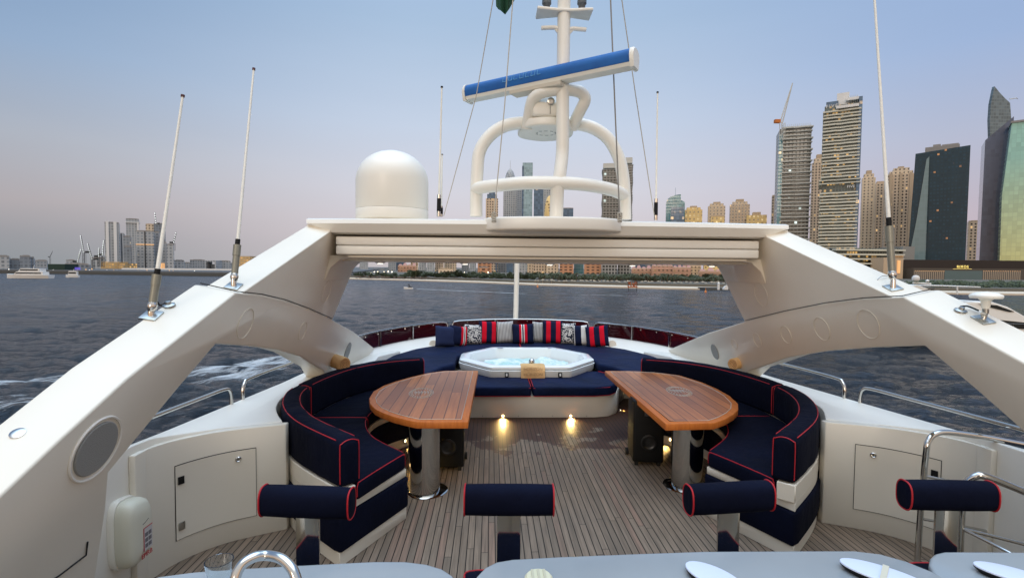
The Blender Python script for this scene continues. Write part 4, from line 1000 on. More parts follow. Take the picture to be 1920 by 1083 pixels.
# ---- chrome handrails at the right
def hr(label, tubes, foot=None):
    g = thing('stair_handrail', label, 'handrail', tubes[0][0][0]); 
    for P, r in tubes:
        mb = MB(); mb.tube(catmull(P, 6) if len(P) > 2 else P, r, 14); mb.build('tube', M['chrome'], g)
    if foot: mb = MB(); mb.lathe([(.034, 0), (.034, .10), (.026, .105)], foot, 18); mb.build('foot_sleeve', M['chrome'], g)
q = at(1720, 1036, 3.35); f = Vector((q.x, q.y, 0))
hr('tall chrome stair handrail in front of the right locker', [([f, at(1726, 960, 3.35), at(1736, 850, 3.35), at(1741, 825, 3.36), at(1754, 813, 3.37), at(1778, 810, 3.38), at(1840, 818, 3.39), at(1925, 834, 3.4), at(2100, 866, 3.4)], .019),
    ([at(1735, 892, 3.35), at(1850, 915, 3.37), at(1990, 945, 3.4)], .0095), ([at(1730, 972, 3.35), at(1800, 985, 3.36), at(1930, 1010, 3.4)], .0095)], Vector((q.x, q.y, 0)))
q = at(1800, 1040, 2.75); f = Vector((q.x, q.y, 0))
hr('shorter chrome stair handrail behind the far right bar stool', [([f, at(1800, 1000, 2.75), at(1806, 925, 2.75), at(1812, 905, 2.74), at(1830, 892, 2.72), at(1852, 894, 2.7), at(1930, 925, 2.66), at(2050, 975, 2.6)], .020),
    ([at(1803, 990, 2.75), at(1925, 1021, 2.68), at(2000, 1042, 2.6)], .009), ([at(1803, 990, 2.75), at(1890, 1034, 2.5), at(1950, 1066, 2.4)], .009)], None)
# ================================================================== SEA, LAND, CITY
SEA = -5.85
import numpy as np
def hz(px): return 501.5+(px-960)*math.tan(R(.5))
# ---- sea: real wave heights near the yacht, flattening with distance
rng = np.random.RandomState(4)
radii = [4.0]
while radii[-1] < 7000:
    r_ = radii[-1]; k_ = .0165 if r_ < 14 else .0085 if r_ < 150 else .016
    radii.append(r_*(1+k_)+.01)
radii = np.array(radii); NA = 1150
fa = np.linspace(-R(54), R(54), NA); ra = np.linspace(R(54), R(306), 70)[1:-1]
ang = np.concatenate([fa, ra]); NA2 = len(ang)
RR, AA = np.meshgrid(radii, ang, indexing='ij')
X = RR*np.sin(AA); Y = RR*np.cos(AA); Z = np.zeros_like(X); sp = np.gradient(radii)[:, None]*np.ones_like(RR)
for i in range(90):
    lam = .5*(6/.5)**rng.rand(); k = 2*np.pi/lam; th = R(262)+rng.randn()*.58; a = .0135*lam**.75*(.6+.8*rng.rand())*(1 if lam < 2 else .62); ph = rng.rand()*6.28
    w = np.clip((lam/sp-2.2)/2.5, 0, 1)
    p = k*(X*np.cos(th)+Y*np.sin(th))+ph
    Z += a*w*(np.sin(p) if i % 2 else 1.5*(.64-np.abs(np.sin(p/2))))
Z = Z*np.clip(1-(np.hypot(X, Y)-2500)/2000, 0, 1)
me = bpy.data.meshes.new('sea'); nr = len(radii)
co = np.stack([X, Y, Z+SEA], -1).reshape(-1, 3)
ii, jj = np.meshgrid(np.arange(nr-1), np.arange(NA2), indexing='ij'); j2 = (jj+1) % NA2
fc = np.stack([ii*NA2+jj, ii*NA2+j2, (ii+1)*NA2+j2, (ii+1)*NA2+jj], -1).reshape(-1, 4)
me.vertices.add(len(co)); me.vertices.foreach_set('co', co.ravel()); me.loops.add(fc.size); me.loops.foreach_set('vertex_index', fc.ravel())
me.polygons.add(len(fc)); me.polygons.foreach_set('loop_start', np.arange(0, fc.size, 4)); me.polygons.foreach_set('loop_total', np.full(len(fc), 4)); me.update(calc_edges=True)
me.polygons.foreach_set('use_smooth', [True]*len(me.polygons))
wm = mat('sea_water', (.018, .028, .042), .12, ior=1.33); t = NT(wm); o = t.n('ShaderNodeNewGeometry').outputs['Position']; x, y, z = t.xyz(o)
dist = t.math('SQRT', t.math('ADD', t.math('MULTIPLY', x, x), t.math('MULTIPLY', y, y)))
st = t.n('ShaderNodeMapping'); st.inputs['Scale'].default_value = (.85, 1.8, 1); st.inputs['Rotation'].default_value = (0, 0, R(6)); t.l(o, st.inputs[0])
n1 = t.noise(st.outputs[0], 1.3, 6, .68); n2 = t.noise(st.outputs[0], .06, 3, .5); n3 = t.noise(st.outputs[0], 2.6, 4, .6)
n4 = t.noise(st.outputs[0], .25, 3, .6); h = t.math('ADD', t.math('MULTIPLY', n1, .8), t.math('MULTIPLY', n3, .42)); bp = t.bump(h, 1.0, .72)
wsk = t.n('ShaderNodeMapping'); wsk.inputs['Scale'].default_value = (.35, 1.5, 1); t.l(o, wsk.inputs[0]); stk = t.noise(wsk.outputs[0], .35, 6, .75); stf = t.mapr(dist, 40, 200)
dk = t.mix(t.mapr(n2, .3, .7), (.009, .017, .026), (.020, .032, .045)); dk = t.mix(t.math('MULTIPLY', t.mapr(stk, .5, .72), stf), dk, (.075, .095, .12))
# foam lines
def seg(a, b, wd, w2, scale, th):
    ax_, ay = a; bx_, by = b; L = math.hypot(bx_-ax_, by-ay); dx, dy = (bx_-ax_)/L, (by-ay)/L
    u = t.math('ADD', t.math('MULTIPLY', t.math('SUBTRACT', x, ax_), dx), t.math('MULTIPLY', t.math('SUBTRACT', y, ay), dy))
    v = t.math('ABSOLUTE', t.math('SUBTRACT', t.math('MULTIPLY', t.math('SUBTRACT', y, ay), dx), t.math('MULTIPLY', t.math('SUBTRACT', x, ax_), dy)))
    wn = t.noise(o, scale*.35, 3, .5)
    v = t.math('ADD', v, t.math('MULTIPLY', t.math('SUBTRACT', wn, .5), wd*1.6))
    f = t.mapr(v, wd*.25, wd, 1, 0, True)
    e = t.math('MULTIPLY', t.mapr(u, -w2*.5, w2, 0, 1), t.mapr(u, L-w2, L+w2*.5, 1, 0))
    f = t.math('MULTIPLY', f, e)
    sv = t.math('SUBTRACT', t.math('MULTIPLY', t.math('SUBTRACT', y, ay), dx), t.math('MULTIPLY', t.math('SUBTRACT', x, ax_), dy))
    fn = t.noise(t.comb(t.math('MULTIPLY', u, .22), sv, z), scale, 8, .74)
    return t.mapr(t.math('ADD', fn, t.math('MULTIPLY', f, .42)), th-.02, th+.20)
segs = []
def W(px, py): p = atz(px, py, SEA); return (p.x, p.y)
segs.append(seg(W(600, 664), W(310, 705), 3.0, 5, 1.3, .73))
segs.append(seg(W(560, 682), W(300, 727), 1.6, 4, 1.4, .77))
segs.append(seg(W(200, 703), W(-160, 730), 2.4, 5, 1.3, .74))
segs.append(seg(W(170, 742), W(-160, 775), 3.4, 5, 1.3, .73))
segs.append(seg(W(771, 541), W(1000, 551), 1.6, 6, .8, .80))
segs.append(seg(W(960, 549.5), W(1320, 557), 1.8, 20, .5, .90))
foam = segs[0]
for s_ in segs[1:]: foam = t.math('MAXIMUM', foam, s_)
caps = t.mapr(t.noise(st.outputs[0], .9, 7, .7), .735, .76)
foam = t.math('MAXIMUM', foam, t.math('MULTIPLY', caps, .35))
t.l(t.mix(foam, dk, (.72, .76, .78)), t.b.inputs['Base Color'])
rgh = t.math('ADD', t.mapr(dist, 30, 260, .07, .30), t.math('MULTIPLY', t.math('MULTIPLY', t.math('SUBTRACT', stk, .5), stf), 1.1)); mx = t.math('MAXIMUM', t.math('MAXIMUM', rgh, .06), t.math('MULTIPLY', foam, .8)); t.l(mx, t.b.inputs['Roughness'])
me.materials.append(wm); sea = bpy.data.objects.new('sea', me); COL.objects.link(sea); tag(sea, 'choppy blue-grey sea with foam trails', kind='structure')
# ---- materials for far things
def plain(name, c, r=.85): return mat(name, c, r, spec=.12)
def facade(name, wall, glass, wx=3.2, wz=3.4, fx=.5, fz=.5, lit=.03, litc=(1, .62, .25), ls=1.4, rough=.6, grough=.15, vary=.25, mull=False, wallr=.85):
    m = mat(name, wall, wallr); t = NT(m); o = t.obj(); x, y, z = t.xyz(o)
    u = t.math('DIVIDE', t.math('ADD', t.math('ADD', x, y), 1000.0), wx); v = t.math('DIVIDE', t.math('ADD', z, 400.0), wz)
    fu = t.math('ABSOLUTE', t.math('SUBTRACT', t.math('FRACT', u), .5)); fv = t.math('ABSOLUTE', t.math('SUBTRACT', t.math('FRACT', v), .5))
    win = t.math('MULTIPLY', t.math('LESS_THAN', fu, fx/2), t.math('LESS_THAN', fv, fz/2))
    nz = t.xyz(t.n('ShaderNodeNewGeometry').outputs['Normal'])[2]; win = t.math('MULTIPLY', win, t.math('LESS_THAN', t.math('ABSOLUTE', nz), .5))
    idv = t.comb(t.math('FLOOR', u), t.math('FLOOR', v), 0); r = t.white(idv)
    g = t.mix(r, tuple(c*(1-vary) for c in glass), tuple(c*(1+vary) for c in glass))
    big = t.noise(o, .02, 3, .6); wv = t.mix(t.mapr(big, .3, .7), tuple(c*.85 for c in wall), tuple(min(1, c*1.12) for c in wall))
    vs = t.n('ShaderNodeMapping'); vs.inputs['Scale'].default_value = (.15, .15, .01); t.l(o, vs.inputs[0]); 
    wv = t.mix(t.mapr(t.noise(vs.outputs[0], 1, 4, .6), .4, .8, 0, .3), wv, tuple(c*.6 for c in wall))
    t.l(t.mix(win, wv, g), t.b.inputs['Base Color'])
    t.l(t.math('SUBTRACT', wallr, t.math('MULTIPLY', win, wallr-grough)), t.b.inputs['Roughness'])
    clump = t.mapr(t.noise(o, .06, 2, .5), .42, .62)
    on = t.math('MULTIPLY', t.math('GREATER_THAN', t.white(t.comb(t.math('FLOOR', v), t.math('FLOOR', u), 5)), 1-lit), win)
    on = t.math('MULTIPLY', on, clump)
    t.b.inputs['Emission Color'].default_value = (*litc, 1); t.l(t.math('MULTIPLY', on, ls), t.b.inputs['Emission Strength'])
    return m
F = {}
F['beige'] = facade('beige_tower_wall', (.62, .48, .34), (.05, .045, .045), 3.4, 3.5, .46, .5, .06, ls=1.0)
F['beige2'] = facade('sand_tower_wall', (.68, .54, .38), (.07, .06, .055), 3.8, 3.6, .38, .5, .05, ls=1.0)
F['yellow'] = facade('yellow_tower_wall', (.78, .56, .24), (.16, .11, .06), 4.2, 3.8, .34, .45, .35, (1, .75, .35), .9)  # strong yellow wall base with many lit windows
F['grey'] = facade('hazed_grey_wall', (.32, .335, .35), (.17, .20, .22), 3.0, 3.3, .6, .55, .015, (1, .8, .5), 1)  # grey walls: distance haze is put into paler wall and window colours
F['greyl'] = facade('hazed_pale_grey_wall', (.42, .43, .43), (.22, .25, .27), 3.4, 3.3, .55, .6, .012, (1, .8, .5), 1)
F['greyd'] = facade('hazed_dark_grey_wall', (.22, .245, .27), (.14, .165, .19), 3.0, 3.3, .6, .6, .02, (1, .8, .5), 1)
F['bluegl'] = facade('blue_glass_wall', (.10, .15, .21), (.10, .16, .23), 3.0, 3.6, .9, .8, .03, grough=.08)
F['teal'] = facade('teal_glass_wall', (.16, .28, .30), (.10, .24, .27), 2.6, 3.6, .88, .7, .02, grough=.06)
F['tealpale'] = facade('pale_teal_wall', (.34, .44, .46), (.28, .40, .43), 2.2, 3.6, .85, .85, .0, grough=.1)
F['dkglass'] = facade('dark_glass_wall', (.014, .042, .058), (.012, .044, .068), 2.2, 3.1, .6, .5, .022, (1, .42, .12), .6, rough=.2, wallr=.25, grough=.12); F['dkglass'].node_tree.nodes['Principled BSDF'].inputs['Specular IOR Level'].default_value = .4
F['pinkh'] = facade('terracotta_wall', (.60, .36, .28), (.16, .09, .07), 3.6, 3.6, .4, .5, .10, ls=.8)  # wall colour lightened to carry distance haze
F['orange'] = facade('orange_tower_wall', (.52, .26, .14), (.10, .06, .045), 5.5, 3.3, .55, .5, .03)
F['goldgl'] = facade('gold_glass_wall', (.30, .34, .24), (.40, .46, .30), 3.1, 3.9, .93, .93, .0, grough=.10, wallr=.3, vary=.08)
F['balc'] = facade('residential_glass', (.16, .18, .16), (.08, .10, .10), 2.4, 3.0, .7, .7, .24, (1, .56, .16), .85)
F['conc'] = facade('bare_concrete', (.30, .29, .27), (.03, .035, .035), 3.4, 3.6, .66, .66, .02, (.8, 1, .95), 1.2)
F['tow'] = plain('concrete_slab', (.54, .53, .48)); F['slab'] = plain('white_balcony', (.62, .60, .50)); F['roof'] = plain('roof_plant', (.28, .26, .24))
F['dark'] = plain('dark_cladding', (.05, .05, .05)); F['tan'] = plain('tan_stone', (.50, .38, .26)); F['pinkroof'] = plain('pink_roof', (.42, .22, .18))
F['wht'] = plain('white_render', (.72, .70, .66)); F['sand'] = plain('beach_sand', (.60, .50, .38), .9); F['rock'] = plain('breakwater_rock', (.09, .09, .085), .9)
F['green'] = plain('green_fabric', (.03, .05, .04))
F['glowO'] = mat('orange_glow', (.6, .4, .2), .6, emit=(1, .45, .14), es=.55); F['glowW'] = mat('white_glow', (1, 1, 1), .6, emit=(.95, 1, .92), es=2.0)
F['glowY'] = mat('yellow_glow', (1, .8, .3), .6, emit=(1, .72, .12), es=.75); F['glowB'] = mat('violet_glow', (.3, .2, 1), .6, emit=(.35, .22, 1), es=2)
GND = -4.2
# ---- land
def land(name, pts, z, m, label, kind='structure'):
    mb = MB(); mb.prism(pts, SEA-1, z); return tag(mb.build(name, m, smooth=False), label, kind=kind)
wl = [W(640, 523.0), W(760, 526.0), W(900, 530.5), W(1000, 535), W(1120, 538.5), W(1230, 541.5), W(1330, 543.5), W(1420, 545), W(1540, 546), W(1700, 549), W(1800, 552), W(2100, 556)]
land('beach', [(x, y) for x, y in wl]+[(1200, 330), (1200, 420), (-200, 820)], SEA+.55, F['sand'], 'pale sand beach along the shore')
back = [(x+(-.12)*18, y+22) for x, y in wl]
land('shore_ground', [(x, y) for x, y in back]+[(2500, 400), (2500, 3500), (-700, 3500), (-500, 900)], GND, plain('shore_ground', (.13, .12, .10)), 'ground of the city behind the beach')
ql = [W(-60, 511.6), W(120, 513.8), W(300, 516.6), W(420, 518.2), W(520, 519.5), W(640, 521)]
land('breakwater', [(x, y) for x, y in ql]+[(x+10, y+14) for x, y in reversed(ql)], SEA+2.3, F['rock'], 'dark rock breakwater along the left shore')
land('quay', [(x-3, y+9) for x, y in ql]+[(-300, 1500), (-2500, 1500)], SEA+3.0, plain('quay', (.12, .12, .12)), 'quay behind the breakwater')
# ---- generic building pieces
def place(px0, px1, ptop, Yd, rz=0, base=GND, k=.88):
    a = at(px0, ptop, Yd); b = at(px1, ptop, Yd); cx = (a.x+b.x)/2; az = math.atan2(cx-CAM.x, Yd)
    return Vector((cx, Yd, base)), abs(b.x-a.x)*math.cos(az), (a.z+b.z)/2-base, rz-az*k
def bld(label, px0, px1, ptop, Yd, fac, depth=None, rz=0, name='tower_block', cat='building', group=None, crown=None, base=GND, floors=None, slabm='slab', over=.8, skip=0, roof=True):
    loc, w, h, rz = place(px0, px1, ptop, Yd, rz, base); d = depth or max(12, w*.8)
    g = thing(name, label, cat, loc+Vector((-math.sin(rz), math.cos(rz), 0))*d/2, rz, group)
    mb = MB(); mb.box((-w/2, -d/2, 0), (w/2, d/2, h)); mb.build('walls', F[fac], g, world=False, smooth=False)
    if roof and not crown:
        mb = MB(); mb.box((-w*.28, -d*.28, h), (w*.30, d*.2, h+max(1.5, w*.07))); mb.box((-w/2, -d/2-.1, h+.01), (w/2, -d/2+.4, h+1.0)); mb.build('roof', F['roof'] if fac not in ('beige', 'beige2', 'yellow', 'pinkh') else F['tan'], g, world=False, smooth=False)
    if crown:
        for i, (k0, k1, z0, z1, mt) in enumerate(crown):
            mb = MB(); mb.box((-w/2+w*k0, -d*.42, h+z0*h), (-w/2+w*k1, d*.42, h+z1*h)); mb.build('crown', F[mt], g, world=False, smooth=False)
    if floors:
        fh = h/floors; fm_ = None
        for k in range(skip, floors):
            r = random.Random(k*7+int(px0)); ov = over*(.7+.6*r.random()) if over else .2
            if fm_ is None:
                mb = MB(); mb.box((-w/2-over, -d/2-over, 0), (w/2+over, d/2+over, .42*min(1, fh/3.4))); fm_ = mb.build('balcony_slab', F[slabm], g, world=False, smooth=False); o = fm_
                mb2 = MB()
            else:
                o = fm_.copy(); COL.objects.link(o); o.parent = g
            o.location = (0, 0, k*fh+fh*.92)
            sx = 1+(.035*math.sin(k*.9)) ; o.scale = (sx*(.985+.03*r.random()), 1, 1)
    return g, w, d, h
G1 = 'towers on the left shore'
L = [('low grey block at the far left edge of the shore', -10, 17, 481, 470, 'greyl'), ('low grey block, second from the left edge', 17, 37, 487, 480, 'greyd'), ('wide low grey block left of the dark green box', 37, 57, 481, 470, 'greyd'),
 ('narrow grey block beside the wide low block', 57.5, 63, 484, 480, 'grey'), ('small distant grey block left of the cranes', 66, 88, 489, 620, 'grey'),
 ('pale slab building behind the lit cranes', 124, 141, 488.5, 640, 'greyl'), ('dark flat-roofed building under the cranes', 122, 166, 496, 470, 'greyd'), ('low pale building between the cranes and the lit podium', 170, 196, 484, 560, 'greyl'),
 ('twin-shaft grey tower, tallest of the left end of the left cluster', 196, 223, 418, 620, 'greyl'), ('narrow dark tower right of the twin-shaft tower', 223, 233, 439, 640, 'greyd'), ('tall pale tower with a white roof frame in the left cluster', 236, 260, 411, 760, 'greyl'),
 ('stepped grey tower in front of the tall framed tower', 231, 245, 444, 600, 'grey'), ('dark lower tower in front of the stepped grey tower', 232, 246, 463, 560, 'greyd'), ('wide ribbed tower with an amber band half way up', 255, 288, 434, 580, 'greyl'),
 ('beige tower rising behind the ribbed tower', 273, 288, 421, 720, 'beige2'), ('unfinished dark tower topped by a lit crane', 288, 309, 420, 700, 'greyd'), ('grey tower left of the leaning antenna', 288, 299, 436, 600, 'grey'), ('grey-violet tower with stepped top right of the antenna', 300, 312, 455, 580, 'grey'), ('narrower grey tower at the right end of the left cluster', 312.5, 325, 459, 570, 'greyl'),
 ('low pale block right of the left cluster', 325, 345, 489, 620, 'greyl'), ('low distant block left of the portal building', 345, 356, 493, 760, 'grey'), ('long pale block beside the portal building', 356, 384, 488, 720, 'grey'), ('long pale block right of the portal building', 405, 432, 490, 720, 'greyl'), ('far low block behind the left antenna seam', 432, 470, 494, 800, 'grey')]
for a in L:
    g, w, d, h = bld(*a, group=G1)
    if 'twin-shaft' in a[0]:
        for k0, k1 in ((-.42, -.22), (.12, .34)):
            mb = MB(); mb.box((w*k0, -d/2-1.2, 0), (w*k1, -d/2, h+2)); mb.build('shaft', F['wht'], g, world=False, smooth=False)
    if 'white roof frame' in a[0]:
        mb = MB(); mb.box((-w/2-1, -d/2-1, h*.93), (w/2+1, d/2, h*.945)); mb.box((w*.38, -d/2-1, 0), (w*.5, -d/2, h*.95)); mb.build('roof_frame', F['wht'], g, world=False, smooth=False)
    if 'amber band' in a[0]:
        mb = MB(); mb.box((-w/2-.3, -d/2-.4, h*.655), (w/2+.3, -d/2-.05, h*.675)); mb.build('amber_band', F['glowO'], g, world=False, smooth=False)
        mb = MB(); mb.box((-w*.03, -d/2-.5, 0), (w*.03, -d/2-.04, h)); mb.build('dark_recess', F['dark'], g, world=False, smooth=False)
# portal building: two shafts and a bridge
a = at(384, 488, 700); b = at(405, 488, 700); w = b.x-a.x; h = a.z-GND
g = thing('portal_building', 'grey portal-shaped building with an open middle on the left shore', 'building', ((a.x+b.x)/2, 700, GND))
mb = MB(); mb.box((-w/2, 0, 0), (-w/2+w*.12, 15, h)); mb.box((w/2-w*.12, 0, 0), (w/2, 15, h)); mb.box((-w/2+w*.12, 0, h*.86), (w/2-w*.12, 15, h)); mb.build('portal', F['greyl'], g, world=False, smooth=False)
mb = MB(); mb.box((-w*.3, 8, 0), (w*.3, 14, h*.6)); mb.build('inner_block', F['greyd'], g, world=False, smooth=False)
# lit podium etc on the left shore
def block(name, label, cat, px0, px1, py0, py1, Yd, d, m, **k):
    a = at(px0, py1, Yd); b = at(px1, py0, Yd); g = thing(name, label, cat, ((a.x+b.x)/2, Yd, a.z), 0, k.get('group'))
    mb = MB(); mb.box((a.x, Yd, a.z), (b.x, Yd+d, b.z)); mb.build('body', m, g, smooth=False); return g
F['podlit'] = facade('lit_podium_wall', (.50, .36, .20), (.5, .3, .1), 3.0, 2.6, .7, .5, .6, (1, .55, .16), .8)
block('podium', 'amber-lit podium at the foot of the left cluster', 'building', 189, 221, 491, 508, 545, 20, F['podlit'])
block('podium', 'smaller amber-lit podium right of the larger one', 'building', 222, 232, 494, 508, 545, 20, F['podlit'])
block('site_shed', 'dark green hoarded box on the left shore', 'shed', 90, 121, 495, 506, 430, 14, F['green'])
block('kiosk', 'amber-lit round tower base by the left antenna', 'kiosk', 298, 303, 493, 506, 520, 5, F['glowO'])
block('sign_board', 'violet illuminated sign on the left shore road', 'sign', 333, 347, 509, 512, 440, 1, F['glowB'])
block('sign_board', 'small violet light box near the dark shed', 'sign', 131, 149, 501, 506, 440, 1, mat('violet_dim', (.1, .08, .3), .6, emit=(.2, .15, .8), es=.5))
block('viaduct', 'pale raised road along the left shore', 'road bridge', 228, 470, 504.5, 506.5, 500, 8, F['wht'])
block('hoarding', 'orange-lit fence strip along the left shore', 'fence', 239, 287, 508, 510.5, 432, 1, F['glowO'])
block('gilded_building', 'gold-lit building just behind the upper left arch leg', 'building', 446, 469, 480, 500, 560, 15, F['podlit'])
# lamps along shore
def lamps(n, x0, x1, yf, Y, m, lab, r=.35, seed=1, jit=1.5, name='shore_lamp', zs=0):
    rr = random.Random(seed); mb = MB(); mb.lathe([(0, -r), (r, 0), (0, r)], (0, 0, 0), 6); first = None
    for i in range(n):
        px = x0+(x1-x0)*(i+.3+.5*rr.random())/n; q = at(px, yf(px)+rr.uniform(-jit, jit), Y*(1+.02*rr.random()))
        if first is None: first = mb.build(name, m); o = first
        else: o = first.copy(); COL.objects.link(o)
        o.location = q; tag(o, lab, 'lamp', lab)
        s = rr.uniform(.6, 1.25); o.scale = (s, s, s)
lamps(46, 0, 470, lambda x: hz(x)+13.5, 425, mat('cool_shore_lamp', (1, 1, 1), .5, emit=(1, .93, .8), es=2.2), 'small white lamp on the left shore road', .32, 3, 2.2)
lamps(22, 120, 330, lambda x: hz(x)+12, 430, mat('warm_shore_lamp', (1, .6, .2), .5, emit=(1, .45, .12), es=1.6), 'small orange lamp on the left shore road', .35, 8, 3)
lamps(34, 672, 960, lambda x: hz(x)+12, 470, mat('warm_beach_lamp', (1, .8, .5), .5, emit=(1, .85, .6), es=6), 'bright lamp behind the beach on the left of the gap', .45, 5, 3.5)
lamps(46, 1000, 1360, lambda x: hz(x)+25, 258, mat('dim_beach_lamp', (1, .8, .5), .5, emit=(1, .85, .6), es=1.6), 'small lamp among the palms on the right of the gap', .2, 6, 3)
# ---- cranes
def crane(label, px, pb, mtop, jx, jy, Y, lit=True, m='dark', w=.9, lw=.32, n=9, jm=None):
    a = at(px, pb, Y); b = at(px, mtop, Y); c = at(jx, jy, Y); g = thing('tower_crane', label, 'crane', a, group=None); 
    mb = MB(); 
    for dx, dy in ((-w, -w), (w, -w), (w, w), (-w, w)): mb.tube([a+Vector((dx, dy, 0)), b+Vector((dx, dy, 0))], w*.22, 4)
    nn = max(4, int((b-a).length/(w*4)))
    for k in range(nn):
        p = a.lerp(b, k/nn); q = a.lerp(b, (k+1)/nn); mb.tube([p+Vector((-w, -w, 0)), q+Vector((w, -w, 0))], w*.15, 3)
    mb.build('tower', F[m], g)
    mb = MB(); up = Vector((0, 0, 1)); ax = (c-b).normalized(); pr = ax.cross(Vector((0, 1, 0))).normalized()
    mb.tube([b, c], w*.32, 4); mb.tube([b+pr*w*1.6, c], w*.32, 4)
    nn = max(5, int((c-b).length/(w*3)))
    for k in range(nn): mb.tube([b.lerp(c, k/nn), b.lerp(c, (k+.5)/nn)+pr*w*1.6*(1-(k+.5)/nn), b.lerp(c, (k+1)/nn)], w*.14, 3)
    mb.tube([b, b-ax*(c-b).length*.0+Vector((-math.copysign(1, c.x-b.x)*w*4, 0, w*2))], w*.3, 4)
    mb.build('jib', F[jm or m], g)
    mb = MB(); q = b+Vector((-math.copysign(1, c.x-b.x)*w*3.2, 0, w)); mb.box(q-Vector((w*1.6, w, w)), q+Vector((w*1.6, w, w))); mb.build('counterweight', F['glowO'] if jm else F['dark'], g)
    if lit:
        mb = MB()
        for k in range(n): p = b.lerp(c, (k+.5)/n); mb.lathe([(0, -lw), (lw*1.3, 0), (0, lw)], p+Vector((0, -1, 0)), 6)
        mb.build('light_string', F['glowW'], g)
    return g
crane('lit crane leaning left, tallest of the group beside the shed', 158, 506, 474, 152, 441, 520, n=9)
crane('lit crane with a low jib leaning left below the tallest one', 146, 506, 492, 153, 467, 515, n=7)
crane('lit crane leaning left nearest the twin-shaft tower group', 174, 506, 487, 165, 456, 520, n=8)
crane('short lit crane leaning right between the other cranes', 186, 500, 482, 187, 464, 520, n=5)
crane('lit crane close to the left wall of the twin-shaft tower', 193, 500, 479, 195.5, 450, 520, n=9)
crane('unlit thin crane left of the dark green box', 94, 500, 482, 99, 470, 700, lit=False, w=.5)
crane('lit crane on top of the unfinished tower', 293, 430, 420, 291, 398, 700, n=5, lw=.5)
crane('lit crane leaning right at the right end of the left cluster', 326, 470, 456, 331, 435, 600, n=5, lw=.4)
# ---- centre shore seen under the beam (tops hidden by the beam)
C = [('pale grey block nearest the left leg in the gap', 674, 690, 455, 900, 'greyl'), ('low far block in the hazy gap', 690, 728, 506, 1000, 'grey'), ('grey tower with blank wall left in the gap', 728, 743, 455, 850, 'grey'), ('blue-grey tower left in the gap', 743, 760, 455, 880, 'bluegl'),
 ('long low pink hotel left in the gap', 746, 781, 499, 620, 'pinkh'), ('tan tower right of the low pink hotel', 770, 784, 455, 800, 'beige2'), ('pale ribbed tower in the left of the gap', 785, 799, 455, 760, 'greyl'), ('greenish grey tower in the left of the gap', 800, 815, 455, 740, 'greyl'),
 ('pinkish tan tower in the left of the gap', 816, 832, 455, 760, 'beige'), ('pale tan slab in the left of the gap', 833, 856, 455, 790, 'beige2'), ('low lit hotel with a spire behind the jet ski', 822, 850, 505, 560, 'beige2'), ('grey tower behind the thin green crane', 866, 880, 455, 820, 'grey'), ('pale grey ribbed tower in mid gap', 881, 893, 455, 800, 'greyl'),
 ('rust and tan tower in mid gap', 896, 922, 455, 640, 'orange'), ('low rust-coloured building with trees', 898, 916, 502, 500, 'orange'), ('dark blue tower in mid gap', 924, 932, 455, 700, 'bluegl'), ('grey tower left of the bow staff', 933, 949, 455, 720, 'greyl'), ('blue grey tower next to the bow staff', 950, 962, 455, 700, 'bluegl'),
 ('white tower right of the bow staff', 974, 988, 455, 640, 'greyl'), ('sandy tower right of the white tower', 989, 1000, 455, 640, 'beige2'), ('tan tower with grid of windows', 1000, 1024, 455, 620, 'beige'), ('cream tower beside the tan grid tower', 1025, 1048, 455, 600, 'beige2'),
 ('first orange-tan apartment tower', 1050, 1076, 455, 580, 'orange'), ('teal glass tower between the orange towers', 1077, 1095, 455, 600, 'teal'), ('orange-brown apartment tower with dark balconies', 1096, 1128, 455, 570, 'orange'),
 ('dark blue-green tower behind the pink hotel', 1188, 1210, 488, 640, 'bluegl'), ('grey office block behind the pink hotel', 1210, 1222, 489, 640, 'grey'), ('dark glass block behind the pink hotel', 1222, 1262, 488, 660, 'bluegl'),
 ('long terracotta beach hotel, left wing', 1184, 1222, 505, 470, 'pinkh'), ('long terracotta beach hotel, middle wing', 1222, 1262, 500, 460, 'pinkh'), ('long terracotta beach hotel, right wing', 1262, 1296, 503, 450, 'pinkh'), ('ochre block rising behind the terracotta hotel', 1272, 1314, 496, 560, 'beige2'), ('yellow ochre block right of the dark slit', 1320, 1352, 497, 540, 'yellow'), ('terracotta villa block at the right end of the gap', 1310, 1372, 510, 440, 'pinkh')]
for a in C:
    low = a[3] > 490
    g, w, d, h = bld(*a, group='buildings seen through the arch opening', depth=25 if low else None, roof=low)
    if 'terracotta' in a[0] or 'low pink' in a[0]:
        mb = MB(); nn = 4
        for k in range(nn):
            x0 = -w/2+w*k/nn; mb.quadstrip([[Vector((x0, -d/2-.6, h)), Vector((x0+w/nn, -d/2-.6, h)), Vector((x0+w/nn, d/2, h)), Vector((x0, d/2, h))], [Vector((x0+w/nn*.3, -d*.1, h+2.6+1.4*(k % 2))), Vector((x0+w/nn*.7, -d*.1, h+2.6+1.4*(k % 2))), Vector((x0+w/nn*.7, d*.1, h+2.6+1.4*(k % 2))), Vector((x0+w/nn*.3, d*.1, h+2.6+1.4*(k % 2)))]])
        mb.build('hipped_roof', F['pinkroof'], g, world=False, smooth=False)
        for k in range(3):
            mb = MB(); mb.box((-w/2-.2, -d/2-1.2, h*(.25+.24*k)), (w/2+.2, -d/2-.02, h*(.25+.24*k)+.35)); mb.build('terrace', F['tan'], g, world=False, smooth=False)
